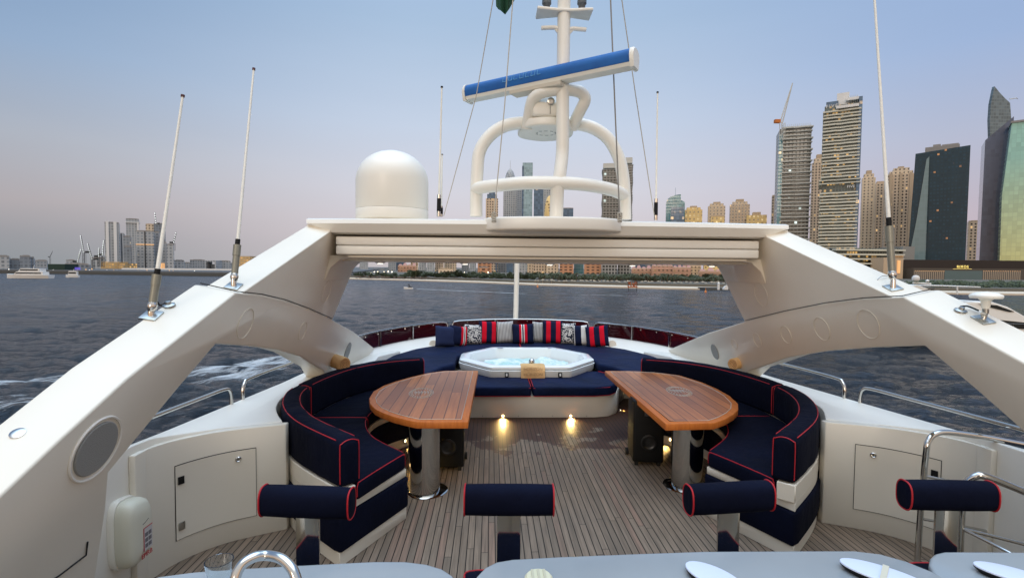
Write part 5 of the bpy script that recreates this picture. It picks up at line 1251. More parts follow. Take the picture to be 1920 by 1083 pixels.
# ---- towers visible above the beam, centre
g, w, d, h = bld('round-shouldered tan and blue tower left of the domed tower', 911, 934, 372, 700, 'beige', crown=[(.1, .9, 0, .06, 'bluegl'), (.25, .75, .06, .10, 'bluegl')])
g, w, d, h = bld('grey domed skyscraper with spire behind the mast', 944, 969, 340, 800, 'greyl', crown=[(.05, .95, 0, .008, 'wht')])
mb = MB(); mb.lathe([(w*.40, 0), (w*.39, 3), (w*.34, 9), (w*.24, 15), (w*.1, 19), (.3, 20.5), (.2, 32), (0, 33)], (0, 0, h+1.2), 20); mb.build('dome', F['greyl'], g, world=False)
bld('grey slab tower right of the domed skyscraper', 967, 983, 345, 860, 'greyl', roof=False)
g, w, d, h = bld('slender pale teal skyscraper directly left of the mast foot', 980, 999, 305, 760, 'tealpale', depth=20, roof=False)
mb = MB(); mb.box((-w*.55, -d/2-.5, 0), (-w*.38, d/2, h*.97)); mb.build('dark_edge', F['bluegl'], g, world=False, smooth=False)
bld('blue glass tower left of the mast foot', 1001, 1019, 354, 700, 'bluegl', roof=False); bld('grey tower directly behind the mast foot', 1012, 1040, 352, 780, 'greyl', roof=False)
g = thing('curved_tower', 'narrow yellowish curved tower against the mast foot', 'building', (at(1030, 400, 640).x, 640, GND)); hh = at(1030, 366, 640).z-GND; mb = MB(); mb.lathe([(7, 0), (7, hh*.7), (5.5, hh*.88), (3, hh*.97), (0, hh)], g.location, 24); mb.build('walls', F['yellow'], g)
bld('dark glass tower top just right of the mast foot', 1054, 1075, 391, 700, 'bluegl')
g, w, d, h = bld('unfinished grey residential tower, left twin, right of the mast', 1131, 1160, 318, 560, 'conc', depth=26, floors=44, slabm='tow', over=.9, crown=[(0, 1, 0.02, .065, 'tow')], skip=18)
g, w, d, h = bld('unfinished grey residential tower, taller right twin', 1162, 1186, 309, 575, 'conc', depth=26, floors=44, slabm='tow', over=.9, crown=[(0, 1, 0.02, .07, 'tow')], skip=18)
g, w, d, h = bld('curved-top teal glass tower right of the thin antenna', 1249, 1284, 385, 600, 'teal', roof=False)
mb = MB(); prof = [(-w/2, 0), (w/2, 0), (w/2, 3.5), (w*.28, 6.5), (w*.28, 13), (-.02*w, 12.0), (-w*.28, 10.2), (-w*.42, 7.6), (-w/2, 4)]; mb.slab([Vector((x, -d/2, h+z)) for x, z in prof], (0, d, 0)); mb.tube([Vector((0, 0, h+12)), Vector((0, 0, h+22))], .15, 4); mb.build('curved_crown', F['teal'], g, world=False, smooth=False)
bld('dark blue slab in front of the curved-top teal tower', 1258, 1283, 388, 560, 'bluegl', roof=False)
BC = [(.12, .88, 0, .04, 'beige2'), (.3, .7, .04, .075, 'tan')]
bld('yellow tower nearest the curved-top teal tower', 1284.5, 1317, 393, 560, 'yellow', crown=[(.1, .9, 0, .035, 'yellow'), (.3, .7, .035, .06, 'tan')])
bld('pale yellow stepped tower second from the teal tower', 1328, 1360, 386, 580, 'beige2', crown=[(.1, .9, 0, .035, 'beige2'), (.3, .72, .035, .06, 'tan')])
bld('gold-lit block in front of the pale stepped tower', 1333, 1358, 406, 550, 'yellow')
bld('beige tower with dark window columns, third from the teal tower', 1369, 1406, 383, 590, 'beige', crown=BC)
bld('low ochre block right of the third beige tower', 1400, 1438, 403, 560, 'yellow', crown=[(.3, .7, 0, .05, 'tan')])
bld('narrow beige tower left of the unfinished tower', 1448, 1461, 367, 620, 'beige')
# ---- right-hand cluster
def stack_tower(label, px0, px1, ptop, Y, depth, floors, glass, slab, rz, over, pattern, name='residential_tower', crown=None):
    loc, w, h, rz = place(px0, px1, ptop, Y, rz)
    g = thing(name, label, 'building', loc+Vector((-math.sin(rz), math.cos(rz), 0))*depth/2, rz)
    mb = MB(); mb.box((-w/2, -depth/2, 0), (w/2, depth/2, h)); mb.build('core', F[glass], g, world=False, smooth=False)
    fh = h/floors; protos = {}
    for k in range(1, floors+1):
        key = pattern(k)
        if key is None: continue
        if key not in protos:
            x0, x1, dd, th = key; mb = MB()
            P = [(x0*w-over, -depth/2-dd), ((x0+.3)*w, -depth/2-dd-.5), ((x0+.45)*w, -depth/2-dd*.55), ((x0+.7)*w, -depth/2-dd), (x1*w+over, -depth/2-dd*.8), (x1*w+over, depth/2+dd*.5), (x0*w-over, depth/2+dd*.5)]
            mb.prism(P, 0, th); o = mb.build('balcony_slab', F[slab], g, world=False, smooth=False); protos[key] = o
        else: o = protos[key].copy(); COL.objects.link(o); o.parent = g
        o.location = (0, 0, k*fh-.5)
    return g, w, depth, h, fh
g, w, d, h, fh = stack_tower('unfinished balcony tower with an orange and white crane on its roof', 1462, 1522, 240, 520, 30, 40, 'conc', 'tow', R(4), .7, lambda k: (-.42, .52, 3.4, 1.25) if k % 3 == 1 else ((-.34, .47, 2.2, 1.0) if k % 3 else (-.40, .50, 2.9, .8)))
mb = MB(); mb.box((-w*.53, -d*.45, 0), (-w*.40, -d*.5-2.5, h*.96)); mb.build('glass_bay', F['teal'], g, world=False, smooth=False)
mb = MB()
for k in range(14): mb.tube([Vector((w*(-.4+.065*k), -d/2, h)), Vector((w*(-.4+.065*k), -d/2, h+4.2))], .18, 4)
mb.tube([Vector((-w*.42, -d/2, h+2)), Vector((w*.5, -d/2, h+2))], .15, 4); mb.box((-w*.2, -d*.3, h), (w*.25, d*.3, h+3)); mb.build('formwork', F['tow'], g, world=False, smooth=False)
F['craneorange'] = plain('crane_orange', (.55, .18, .05)); 
cr = crane('luffing crane with orange counterweight on the unfinished balcony tower', 1467, 262, 231, 1486, 156, 515, lit=False, m='tow', w=1.7, jm='tow')
cr2 = [c for c in cr.children if c.name.startswith('counterweight')][0]; cr2.data.materials[0] = F['craneorange']
bld('beige tower between the two balcony towers', 1523, 1549, 305, 620, 'beige', crown=BC)
# FIVE
def pat(k):
    if k in (27, 28): return None
    if k in (29, 30): return (-.56, .52, 3.4, .9)
    if k >= 52: return None
    return ((-.50, .47, 3.0, 1.35) if k % 2 else (-.48, .46, 2.3, 1.2)) if k > 30 else ((-.53, .47, 3.2, 1.4) if k % 2 else (-.51, .46, 2.5, 1.25))
g, w, d, h, fh = stack_tower('tallest tower, white wavy balconies with amber lights and a glass crown', 1546, 1614, 196, 470, 30, 53, 'balc', 'slab', R(-3), 1.2, pat)
mb = MB(); mb.box((w*.44, -d*.56, 0), (w*.535, d*.5, h*1.03)); mb.build('side_wall', F['bluegl'], g, world=False, smooth=False)
mb = MB(); mb.box((-w*.46, -d*.5, h), (-w*.12, d*.4, h*1.025)); mb.build('crown_glass', F['bluegl'], g, world=False, smooth=False)
mb = MB(); mb.box((-w*.16, -d*.35, h), (w*.18, d*.3, h*1.075)); mb.build('lift_core', F['wht'], g, world=False, smooth=False)
mb = MB(); mb.box((-w*.18, -d*.62, h*.975), (w*.44, -d*.2, h*.99)); mb.box((w*.10, -d*.5, h*1.02), (w*.45, -d*.1, h*1.035)); mb.build('sky_deck', F['wht'], g, world=False, smooth=False)
mb = MB(); 
for k in range(6): mb.tube([Vector((w*(.15+.05*k), -d*.4, h)), Vector((w*(.15+.05*k), -d*.4, h*1.05))], .2, 4)
mb.build('roof_frame', F['tow'], g, world=False, smooth=False)
def sign(parent, text, size, loc, rz, m, sp=1.0):
    cu = bpy.data.curves.new('sign_text', 'FONT'); cu.body = text; cu.size = size; cu.extrude = .1; cu.space_character = sp; cu.align_x = 'CENTER'
    o = bpy.data.objects.new('lettering', cu); COL.objects.link(o); cu.materials.append(m); o.parent = parent; o.location = loc; o.rotation_euler = (R(90), 0, rz); return o
sign(g, 'FIVE', 4.2, (-w*.30, -d*.5-.3, h*1.025-5.6), 0, F['wht'], 1.3); sign(g, 'FIVE', 3.4, (w*.30, -d*.5-3.6, h*.515), 0, F['wht'])
mb = MB(); mb.box((-w*.56, -d*.62, 0), (w*.5, d*.6, h*.045)); mb.build('base_storey', F['dkglass'], g, world=False, smooth=False)
bld('beige tower right of the tallest tower', 1617, 1642, 333, 600, 'beige2', crown=BC); bld('second beige tower right of the tallest tower', 1642, 1663, 343, 620, 'beige', crown=[(.1, .9, 0, .02, 'tan')])
g, w, d, h = bld('broad beige tower with stepped crown left of the dark faceted tower', 1661, 1718, 326, 560, 'beige', crown=[(.12, .9, 0, .03, 'beige2'), (.25, .78, .03, .06, 'beige2'), (.4, .6, .06, .075, 'tan')])
for k in (-.33, 0, .33):
    mb = MB(); mb.box((w*k-1.3, -d/2-1.4, 0), (w*k+1.3, -d/2, h+1)); mb.build('pier', F['tan'], g, world=False, smooth=False)
# terraced podium
a = at(1590, 500, 420); b = at(1692, 463, 420)
g = thing('terraced_podium', 'white terraced beach club podium with horizontal decks', 'building', (at(1640, 500, 420).x, 420, GND))
xl = at(1560, 500, 420).x; xr = at(1690, 500, 420).x
for k in range(6):
    z = at(1640, 468+k*8.5, 420).z; mb = MB(); mb.box((xl-k*1.0, 416-k*1.2, z-1.0), (xr-k*1.5, 440, z+.1)); mb.build('terrace', F['slab'], g, smooth=False)
mb = MB(); mb.box((xl, 421, GND), (xr-1, 445, at(1640, 465, 420).z)); mb.build('walls', F['balc'], g, smooth=False)
mb = MB(); mb.box((xr, 419, GND), (at(1712, 500, 420).x, 445, at(1700, 462, 420).z)); mb.build('end_wall', plain('grey_stone', (.24, .235, .22)), g, smooth=False)
g = block('beach_club', 'low peach-coloured club building with warm lit windows beside the terraces', 'building', 1655, 1694, 483, 535, 400, 14, F['tan'])
a = at(1683, 488, 399.6); b = at(1687, 512, 399.6); mb = MB(); mb.box((a.x, 399.4, b.z), (b.x+.2, 399.9, a.z)); a2 = at(1677, 480, 399.6); b2 = at(1694, 477, 399.6); mb.box((a2.x, 399.4, a2.z-.4), (b2.x, 399.9, a2.z)); mb.build('lit_window', F['glowO'], g, smooth=False)
# dark faceted tower
loc, w, h, rz = place(1712, 1818, 278, 440, R(-6))
g = thing('faceted_glass_tower', 'dark blue-green glass tower with a pale slanting facet', 'building', loc+Vector((-math.sin(rz), math.cos(rz), 0))*18, rz)
mb = MB(); mb.quadstrip([[Vector((-w*.55, -16, 0)), Vector((w*.5, -18, 0)), Vector((w*.5, 20, 0)), Vector((-w*.55, 20, 0))], [Vector((-w*.47, -14, h*.985)), Vector((w*.5, -18, h)), Vector((w*.5, 20, h)), Vector((-w*.47, 20, h*.985))]]); mb.build('curtain_wall', F['dkglass'], g, world=False, smooth=False)
mb = MB(); mb.slab([Vector((-w*.565, -17.4, h*.02)), Vector((-w*.20, -18.2, h*.0)), Vector((-w*.20, -18.0, h*.45)), Vector((-w*.21, -15.9, h*.95)), Vector((-w*.26, -15.8, h*.93)), Vector((-w*.40, -16.6, h*.45))], (0, -.5, 0)); mb.build('slanted_facet', facade('facet_glass', (.20, .26, .27), (.18, .25, .25), 3.2, 3.9, .93, .93, 0, grough=.12, wallr=.3, vary=.05), g, world=False, smooth=False)
mb = MB(); mb.box((-w*.3, -8, h*.98), (w*.32, 12, h*1.035)); mb.box((-w*.16, -5, h*1.03), (-w*.02, 6, h*1.055)); mb.box((.0, -5, h*1.03), (w*.3, 8, h*1.048)); mb.build('roof_plant', F['roof'], g, world=False, smooth=False)
bld('narrow tan tower right of the dark faceted tower', 1816, 1841, 415, 560, 'beige', roof=True); bld('slender teal balcony tower left of the golden tower', 1839, 1856, 345, 600, 'teal', floors=44, slabm='tow', over=.4, roof=False)
# golden / dark pair
loc, w, h, rz = place(1848, 1900, 240, 470); a = at(1856, 260, 470); b = at(1905, 222, 470)
g = thing('twin_glass_tower', 'dark violet glass tower in front of the curved blade tower', 'building', loc+Vector((-math.sin(rz), math.cos(rz), 0))*15, rz)
mb = MB(); z0, z1 = a.z-GND, b.z-GND
mb.quadstrip([[Vector((-w*.52, -15, 0)), Vector((w*.40, -15, 0)), Vector((w*.40, 18, 0)), Vector((-w*.52, 18, 0))], [Vector((-w*.5, -15, z0)), Vector((w*.5, -15, z1)), Vector((w*.5, 18, z1)), Vector((-w*.5, 18, z0))]])
mb.build('curtain_wall', facade('violet_glass', (.09, .11, .16), (.08, .10, .15), 3.1, 3.9, .94, .94, 0, grough=.10, wallr=.2, vary=.12), g, world=False, smooth=False)
loc, w, h, rz = place(1886, 1990, 226, 440)
g = thing('golden_glass_tower', 'tall gold-green reflective glass tower cut by the right edge', 'building', loc+Vector((-math.sin(rz), math.cos(rz), 0))*10, rz); zb = at(1900, 498, 440).z-GND
mb = MB(); mb.quadstrip([[Vector((-w*.505, -10, zb)), Vector((w*.5, -10, zb)), Vector((w*.5, 20, zb)), Vector((-w*.505, 20, zb))], [Vector((-w*.52, -10, zb+(h-zb)*.5)), Vector((w*.5, -10, zb+(h-zb)*.5)), Vector((w*.5, 20, zb+(h-zb)*.5)), Vector((-w*.52, 20, zb+(h-zb)*.5))], [Vector((-w*.40, -10, h)), Vector((w*.5, -10, h)), Vector((w*.5, 20, h)), Vector((-w*.40, 20, h))]])
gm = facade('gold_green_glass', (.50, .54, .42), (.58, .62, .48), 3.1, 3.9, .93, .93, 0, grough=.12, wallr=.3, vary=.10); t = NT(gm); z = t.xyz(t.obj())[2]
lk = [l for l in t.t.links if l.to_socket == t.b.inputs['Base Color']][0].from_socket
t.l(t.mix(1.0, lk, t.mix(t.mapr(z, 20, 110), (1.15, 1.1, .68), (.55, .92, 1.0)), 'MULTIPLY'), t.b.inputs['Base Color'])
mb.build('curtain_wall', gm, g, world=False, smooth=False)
mb = MB(); mb.box((-w*.42, -11, h), (w*.5, 20, h+1.8)); mb.build('roof_edge', F['roof'], g, world=False, smooth=False)
# blade tower
g = thing('blade_tower', 'tall curved blade-topped tower with a roof crane at the right', 'building', (at(1870, 300, 560).x, 560, GND))
L0 = [(1857, 260), (1856, 225), (1858, 195), (1862, 175), (1865, 162), (1873, 172), (1884, 184), (1894, 193), (1896, 220), (1898, 262)]
P = [at(x, y, 560) for x, y in L0]; P = [Vector((P[0].x-.2, 560, GND))]+P+[Vector((P[-1].x, 560, GND))]
mb = MB(); mb.slab(P, (0, 3, 0)); mb.build('blade', F['grey'] if False else facade('blade_glass', (.16, .20, .21), (.12, .16, .18), 3, 3.8, .9, .8, 0, grough=.12, wallr=.35), g, smooth=False)
mb = MB(); mb.tube([at(1893, 186, 562), at(1906, 184, 562), at(1908, 186, 562)], .5, 4); mb.build('roof_crane', F['tow'], g)
# podium with sign
g = thing('hotel_podium', 'brown hotel podium with slatted walls, a glass middle and a gold sign', 'building', (at(1815, 520, 395).x, 395, GND))
x0, x1 = at(1712, 520, 395).x, at(2100, 520, 395).x; zt = at(1800, 503, 395).z; z2 = at(1800, 491, 410).z
mb = MB(); mb.box((x0, 395, GND), (x1, 425, zt)); mb.build('lower_block', plain('podium_brown', (.10, .085, .07)), g, smooth=False)
mb = MB(); mb.box((x0+3, 408, zt), (x1, 470, z2+1.5)); mb.build('upper_block', plain('podium_dark', (.045, .036, .032)), g, smooth=False)
sm = mat('slatted_wall', (.2, .15, .1), .7); t = NT(sm); x = t.xyz(t.n('ShaderNodeNewGeometry').outputs['Position'])[0]
sl = t.math('LESS_THAN', t.math('FRACT', t.math('DIVIDE', x, 1.6)), .45); t.l(t.mix(sl, (.09, .075, .06), (.34, .27, .2)), t.b.inputs['Base Color'])
for p0, p1 in ((1714, 1770), (1842, 1913)):
    a, b = at(p0, 507, 394.6), at(p1, 530, 394.6); mb = MB(); mb.box((a.x, 394.4, b.z), (b.x, 394.9, a.z)); mb.build('slat_wall', sm, g, smooth=False)
    n = 16
    for k in range(n):
        for z_ in (a.z-.5, b.z+.1):
            mb = MB(); xk = a.x+(b.x-a.x)*(k+.4)/n; mb.box((xk, 394.2, z_), (xk+.45, 394.39, z_+.4)); mb.build('eave_light', F['glowO'], g, smooth=False)
a, b = at(1771, 507, 394.6), at(1841, 533, 394.6); mb = MB(); mb.box((a.x, 394.4, b.z), (b.x, 394.9, a.z)); mb.build('glass_front', plain('lobby_glass', (.11, .15, .15), .3), g, smooth=False)
q = at(1805, 502.2, 394); s_ = sign(g, 'RIXOS', 2.9, Vector((q.x, 394, q.z))-g.location, 0, F['glowY'], 1.25)
a, b = at(1787, 503.6, 394), at(1822, 503.2, 394); mb = MB(); mb.box((a.x, 393.9, a.z-.2), (b.x, 394.2, a.z)); mb.build('sign_underline', F['glowY'], g, smooth=False)
# ---- trees and shore vegetation
lm = mat('shore_foliage', (.06, .08, .04), .8); t = NT(lm); t.l(t.mix(t.white(t.n('ShaderNodeNewGeometry').outputs['Random Per Island'], '1D'), (.030, .045, .022), (.085, .105, .05)), t.b.inputs['Base Color'])
lm2 = mat('palm_foliage', (.07, .08, .04), .8); tk = plain('trunk_bark', (.14, .10, .07))
def leafblob(mb, c, rx, ry, rz_, n, s, r):
    for _ in range(n):
        a = r.uniform(0, 6.283); b = math.acos(r.uniform(-1, 1)); k = r.uniform(.35, 1)**.4
        p = Vector(c)+Vector((rx*k*math.sin(b)*math.cos(a), ry*k*math.sin(b)*math.sin(a), rz_*k*math.cos(b)))
        u = Vector((r.uniform(-1, 1), r.uniform(-1, 1), r.uniform(-1, 1))).normalized()*s*r.uniform(.6, 1.4); v = u.orthogonal().normalized()*s*r.uniform(.5, 1)
        V = [mb.bm.verts.new(q) for q in (p-u-v*.6, p+u-v, p+u*.7+v, p-u*.8+v*.8)]; mb.bm.faces.new(V)
r = random.Random(11)
def shore(px): # beach back line
    for (a, b) in zip(wl, wl[1:]): pass
ptree = []
for v in range(5):
    g = thing('shore_tree', 'dark green tree in the belt behind the beach', 'tree', (0, 0, 0), group='trees behind the beach'); mb = MB(); mb.tube([(0, 0, 0), (.2, 0, 2), (0, .1, 3.2)], .25, 5); mb.build('trunk', tk, g, world=False)
    mb = MB(); rr = random.Random(v)
    for k in range(6): leafblob(mb, (rr.uniform(-2.4, 2.4), rr.uniform(-1.5, 1.5), 3.6+rr.uniform(-1.2, 1.4)), 1.9, 1.8, 1.4, 110, .33, rr)
    mb.build('crown', lm, g, world=False, smooth=False); ptree.append(g)
used = set()
for i in range(120):
    px = 668+(1372-668)*(i+.6*r.random())/120; 
    if px < 1125: yb = 519+(px-660)*.0185; Y = 330-(px-660)*.16
    else: yb = 528+(px-1125)*.020; Y = 262-(px-1125)*.06
    q = at(px, yb, Y+r.uniform(0, 30)); g = ptree[i % 5]
    if (i % 5) in used: g = copy_tree(g)
    used.add(i % 5)
    g.location = (q.x, q.y, GND-1.0); s = r.uniform(.65, 1.15)*(1.25 if px < 1010 and r.random() < .3 else 1)*(.75 if px < 760 else 1)*.72; g.scale = (s*1.15, s, s); g.rotation_euler = (0, 0, r.uniform(0, 6))
def palm_proto(v):
    g = thing('palm_tree', 'small palm among the beach umbrellas', 'palm tree', (0, 0, 0), group='palms on the beach'); rr = random.Random(v+40); H = 5.2
    mb = MB(); mb.tube([(0, 0, 0), (.15, 0, H*.5), (.1, .1, H)], lambda u: .2-.08*u, 5); mb.build('trunk', tk, g, world=False); mb = MB()
    for k in range(13):
        a = k*.483+rr.random()*.3; L_ = 2.2; e = rr.uniform(-.2, .9); d_ = Vector((math.cos(a), math.sin(a), 0)); sd = Vector((-d_.y, d_.x, 0))*.28
        pts = [Vector((.1, .1, H))+d_*L_*u+Vector((0, 0, e*L_*u-1.5*u*u*L_*.6)) for u in (0, .33, .66, 1)]
        rings = [[p-sd*(1-.5*abs(j-1.3)), p+Vector((0, 0, .12)), p+sd*(1-.5*abs(j-1.3))] for j, p in enumerate(pts)]; mb.quadstrip(rings, closed=False, cap=False)
    mb.build('fronds', lm2, g, world=False, smooth=False); return g
pal = [palm_proto(v) for v in range(3)]; used = set()
for i in range(70):
    px = 1010+(1375-1010)*(i+.7*r.random())/70; q = at(px, 534, 252-(px-1010)*.06+r.uniform(-4, 8)); g = pal[i % 3]
    if (i % 3) in used: g = copy_tree(g)
    used.add(i % 3); g.location = (q.x, q.y, SEA+.6); s = r.uniform(.55, .95); g.scale = (s, s, s); g.rotation_euler = (0, 0, r.uniform(0, 6))
# beach umbrellas
um = None; F['umb'] = plain('umbrella_straw', (.40, .33, .22)); F['umbw'] = plain('umbrella_white', (.34, .28, .20))
for i in range(48):
    px = 1000+(1368-1000)*(i+.6*r.random())/48; q = at(px, 535, 244-(px-1010)*.055+r.uniform(-3, 6))
    if um is None:
        um = thing('beach_umbrella', 'small straw umbrella on the sand', 'umbrella', (0, 0, 0), group='beach umbrellas'); mb = MB(); mb.lathe([(1.2, 1.75), (.6, 2.15), (0, 2.4)], (0, 0, 0), 8); mb.build('canopy', F['umbw'], um, world=False); mb = MB(); mb.tube([(0, 0, 0), (0, 0, 2.0)], .07, 4); mb.build('pole', F['tan'], um, world=False); g = um
    else: g = copy_tree(um)
    g.location = (q.x, q.y, SEA+.6); s = r.uniform(.6, .9); g.scale = (s, s, s)
# palms and greenery round the marina on the right
mb = MB(); rr = random.Random(5)
for k in range(60):
    px = 1700+rr.random()*260; q = at(px, 538, 205+rr.uniform(-8, 14)); leafblob(mb, (q.x, q.y, GND+rr.uniform(.2, 1.6)), 3.5, 3, 1.3, 90, .4, rr)
tag(mb.build('shore_bushes', lm, smooth=False), 'band of dark shrubs along the marina shore at the right', 'shrubs', kind='stuff')
mb = MB(); rr = random.Random(9)
for k in range(900):
    px = 668+rr.random()*710; Y = (330-(px-660)*.16 if px < 1125 else 262-(px-1125)*.06)+4+rr.uniform(-8, 10); q = at(px, 520, Y); mb.box((q.x-.5, q.y, SEA+.5), (q.x+.5, q.y+.8, SEA+.5+rr.uniform(.3, 1.6)))
tag(mb.build('beach_clutter', plain('beach_clutter', (.12, .10, .085)), smooth=False), 'sunbeds, huts and people too small to tell apart along the beach', 'beach furniture', kind='stuff')
# ---- things on the water
def boat(name, label, px, py, L, hgt, face, tiers, Yd=None, col='wht'):
    q = atz(px, py, SEA); g = thing(name, label, 'boat', (q.x, q.y, SEA), 0 if face > 0 else math.pi)
    mb = MB(); b = L*.11; st = [(-.5, .9, .0), (-.2, 1, 0), (.2, .9, .12), (.42, .45, .35), (.5, .04, .5)]
    mb.quadstrip([[Vector((L*x, -b*k*.7, -.2)), Vector((L*x, -b*k, hgt*(.32+.2*up))), Vector((L*x, b*k, hgt*(.32+.2*up))), Vector((L*x, b*k*.7, -.2))] for x, k, up in st]); mb.build('hull', F[col], g, world=False)
    z = hgt*.33
    for k in range(tiers):
        x0, x1 = -.38+.07*k, .22-.10*k; z1 = z+hgt*.62/tiers
        mb = MB(); mb.slab([Vector((L*x0, -b*.8, z)), Vector((L*(x1+.06), -b*.8, z)), Vector((L*x1, -b*.8, z1)), Vector((L*x0, -b*.8, z1))], (0, b*1.6, 0)); mb.build('cabin', F[col], g, world=False, smooth=False)
        mb = MB(); mb.box((L*(x0+.04), -b*.82, z+(z1-z)*.35), (L*(x1+.01), b*.82, z+(z1-z)*.75)); mb.build('window_band', F['dark'], g, world=False, smooth=False); z = z1
    mb = MB(); mb.tube([(-L*.1, 0, z), (-L*.12, 0, z+hgt*.3)], .12, 4); mb.build('mast', F[col], g, world=False); return g
boat('motor_yacht', 'white two-deck motor yacht moored off the left shore', 55, 521.5, 23, 5.6, -1, 2)
boat('motor_boat', 'small white motor boat right of the moored yacht', 136, 520, 7.5, 4.0, -1, 1)
# jet ski
q = atz(766, 541.5, SEA); g = thing('jet_ski', 'jet ski with a rider in black heading left', 'jet ski', (q.x, q.y, SEA), math.pi)
mb = MB(); mb.quadstrip([[Vector((x, -.55*k, 0)), Vector((x, -.6*k, .45+u)), Vector((x, .6*k, .45+u)), Vector((x, .55*k, 0))] for x, k, u in ((-1.6, .8, 0), (-.4, 1, .05), (.6, .9, .2), (1.7, .1, .35))]); mb.build('hull', F['wht'], g, world=False)
mb = MB(); mb.box((-1.2, -.22, .45), (.2, .22, .85), .05); mb.tube([(.5, -.35, 1.15), (.45, 0, 1.05), (.5, .35, 1.15)], .05, 6); mb.build('seat', F['dark'], g, world=False)
def skin(name, V, E, Rr, m, parent=None, sub=1):
    me = bpy.data.meshes.new(name); me.from_pydata(V, E, []); o = bpy.data.objects.new(name, me); COL.objects.link(o); o.parent = parent
    md = o.modifiers.new('skin', 'SKIN'); md.use_smooth_shade = True
    for i, rv in enumerate(Rr): me.skin_vertices[0].data[i].radius = (rv, rv)
    me.skin_vertices[0].data[0].use_root = True; s = o.modifiers.new('sub', 'SUBSURF'); s.levels = s.render_levels = sub; me.materials.append(m); return o
V = [(-.5, 0, .95), (-.35, 0, 1.25), (-.12, 0, 1.55), (-.08, 0, 1.72), (-.04, 0, 1.92), (-.1, .24, 1.52), (.15, .32, 1.3), (.48, .32, 1.2), (-.1, -.24, 1.52), (.15, -.32, 1.3), (.48, -.32, 1.2), (-.1, .28, .9), (-.15, .36, .5), (-.1, -.28, .9), (-.15, -.36, .5)]
E = [(0, 1), (1, 2), (2, 3), (3, 4), (2, 5), (5, 6), (6, 7), (2, 8), (8, 9), (9, 10), (0, 11), (11, 12), (0, 13), (13, 14)]
p_ = thing('person', 'person in black crouching on the jet ski', 'person', (q.x, q.y, SEA), math.pi)
skin('body', V, E, [.17, .16, .19, .08, .12, .1, .07, .05, .1, .07, .05, .12, .09, .12, .09], F['dark'], p_)
# orange platform
q = atz(1186, 545, SEA); g = thing('floating_frame', 'orange lattice frame standing on posts in the shallow water', 'frame', (q.x, q.y, SEA)); k_ = q.y/960
mb = MB(); w = 9*k_; z0 = 7.5*k_; z1 = 17*k_
for x in (-w, w): mb.tube([Vector((x*.85, 0, -.3)), Vector((x, 0, z1))], .12, 5)
mb.tube([Vector((-w*.85, 0, .2)), Vector((w*.85, 0, .2))], .08, 4); mb.tube([Vector((-w, 0, z1)), Vector((w, 0, z1))], .12, 4); mb.build('posts', F['dark'], g, world=False)
om = plain('orange_net', (.40, .10, .03)); mb = MB(); rr = random.Random(2)
for k in range(34): x = rr.uniform(-w*.9, w*.9); z = rr.uniform(z0, z1-.2); mb.tube([Vector((x, 0, z)), Vector((x+rr.uniform(-.6, .6), rr.uniform(-.3, .3), z+rr.uniform(-.5, .5)))], .16, 4)
mb.box((-w, -.1, z0-.15), (w, .1, z0+.2)); mb.build('lattice', om, g, world=False)
for lab, px, py in (('orange buoy floating left of the frame', 1008, 538.5), ('orange buoy floating near the right arch leg', 1323, 548)):
    q = atz(px, py, SEA); g = thing('buoy', lab, 'buoy', q); mb = MB(); mb.lathe([(.3, -.2), (.42, .1), (.3, .5), (.08, .7), (.08, 1.3), (.15, 1.35), (0, 1.5)], q, 10); mb.build('float', mat('buoy_orange', (.7, .22, .03), .5), g)
# little white lighthouse and jetty at the end of the gap
q = atz(1347, 543, SEA+1); g = thing('harbour_light', 'small white cylinder lighthouse on the jetty', 'lighthouse', q); k_ = q.y/960
mb = MB(); mb.lathe([(2.2*k_, 0), (2.0*k_, 12*k_), (2.3*k_, 12.2*k_), (1.2*k_, 14*k_), (0, 14.5*k_)], q, 16); mb.build('tower', F['wht'], g)
g = thing('shell_pavilion', 'white shell-shaped pavilion beside the small lighthouse', 'pavilion', atz(1362, 543, SEA+1)); q = g.location
mb = MB(); mb.quadstrip([[Vector((q.x-4.5*k_+j*k_*2, q.y+i*.5, q.z+k_*(10*math.sin(min(1, (j+1)/5)*math.pi*.55)*(1-i*.08)))) for j in range(5)]+[Vector((q.x-4.5*k_+j*k_*2, q.y+i*.5, q.z)) for j in range(4, -1, -1)] for i in range(4)]); mb.build('shell', F['wht'], g)
a = W(1320, 544); b = W(1400, 544.5); land('jetty', [(a[0], a[1]-1), (b[0], b[1]-1), (b[0], b[1]+6), (a[0], a[1]+6)], SEA+1, F['rock'], 'rocky jetty at the right end of the beach')
# ---- big neighbouring yacht at the right
q = atz(1880, 660, SEA); YD = 52.0
g = thing('neighbour_yacht', 'large white motor yacht with raked windows passing on the right', 'boat', at(1850, 640, YD))
def yp(L, d=0): return [at(x, y, YD+d) for x, y in L]
hl = [(1755, 548), (1790, 560), (1820, 576), (1860, 575), (1885, 577), (1925, 600), (1990, 640), (2100, 690), (2100, 800), (1700, 800)]
mb = MB(); mb.slab(yp([(1680, 548), (1705, 536), (1722, 534), (1740, 541), (1775, 560), (1797, 568), (1830, 566), (1862, 566), (1890, 575), (1935, 600), (2100, 640), (2100, 660), (1760, 636), (1680, 620)]), (0, 7, 0), .08, 2); mb.build('superstructure', plain('yacht_white', (.84, .82, .76), .4), g, smooth=False)
mb = MB(); mb.slab(yp([(1832, 569.5), (1852, 570.5), (1869, 572), (1902, 584), (1893, 585), (1860, 577)], -.02), (0, -.03, 0)); mb.build('side_window', mat('yacht_glass', (.02, .022, .02), .1), g, smooth=False)
mb = MB(); mb.slab(yp([(1843, 597), (1880, 600), (1930, 605), (1930, 617), (1885, 615)], -.02), (0, -.03, 0)); mb.build('side_window', bpy.data.materials['yacht_glass'], g, smooth=False)
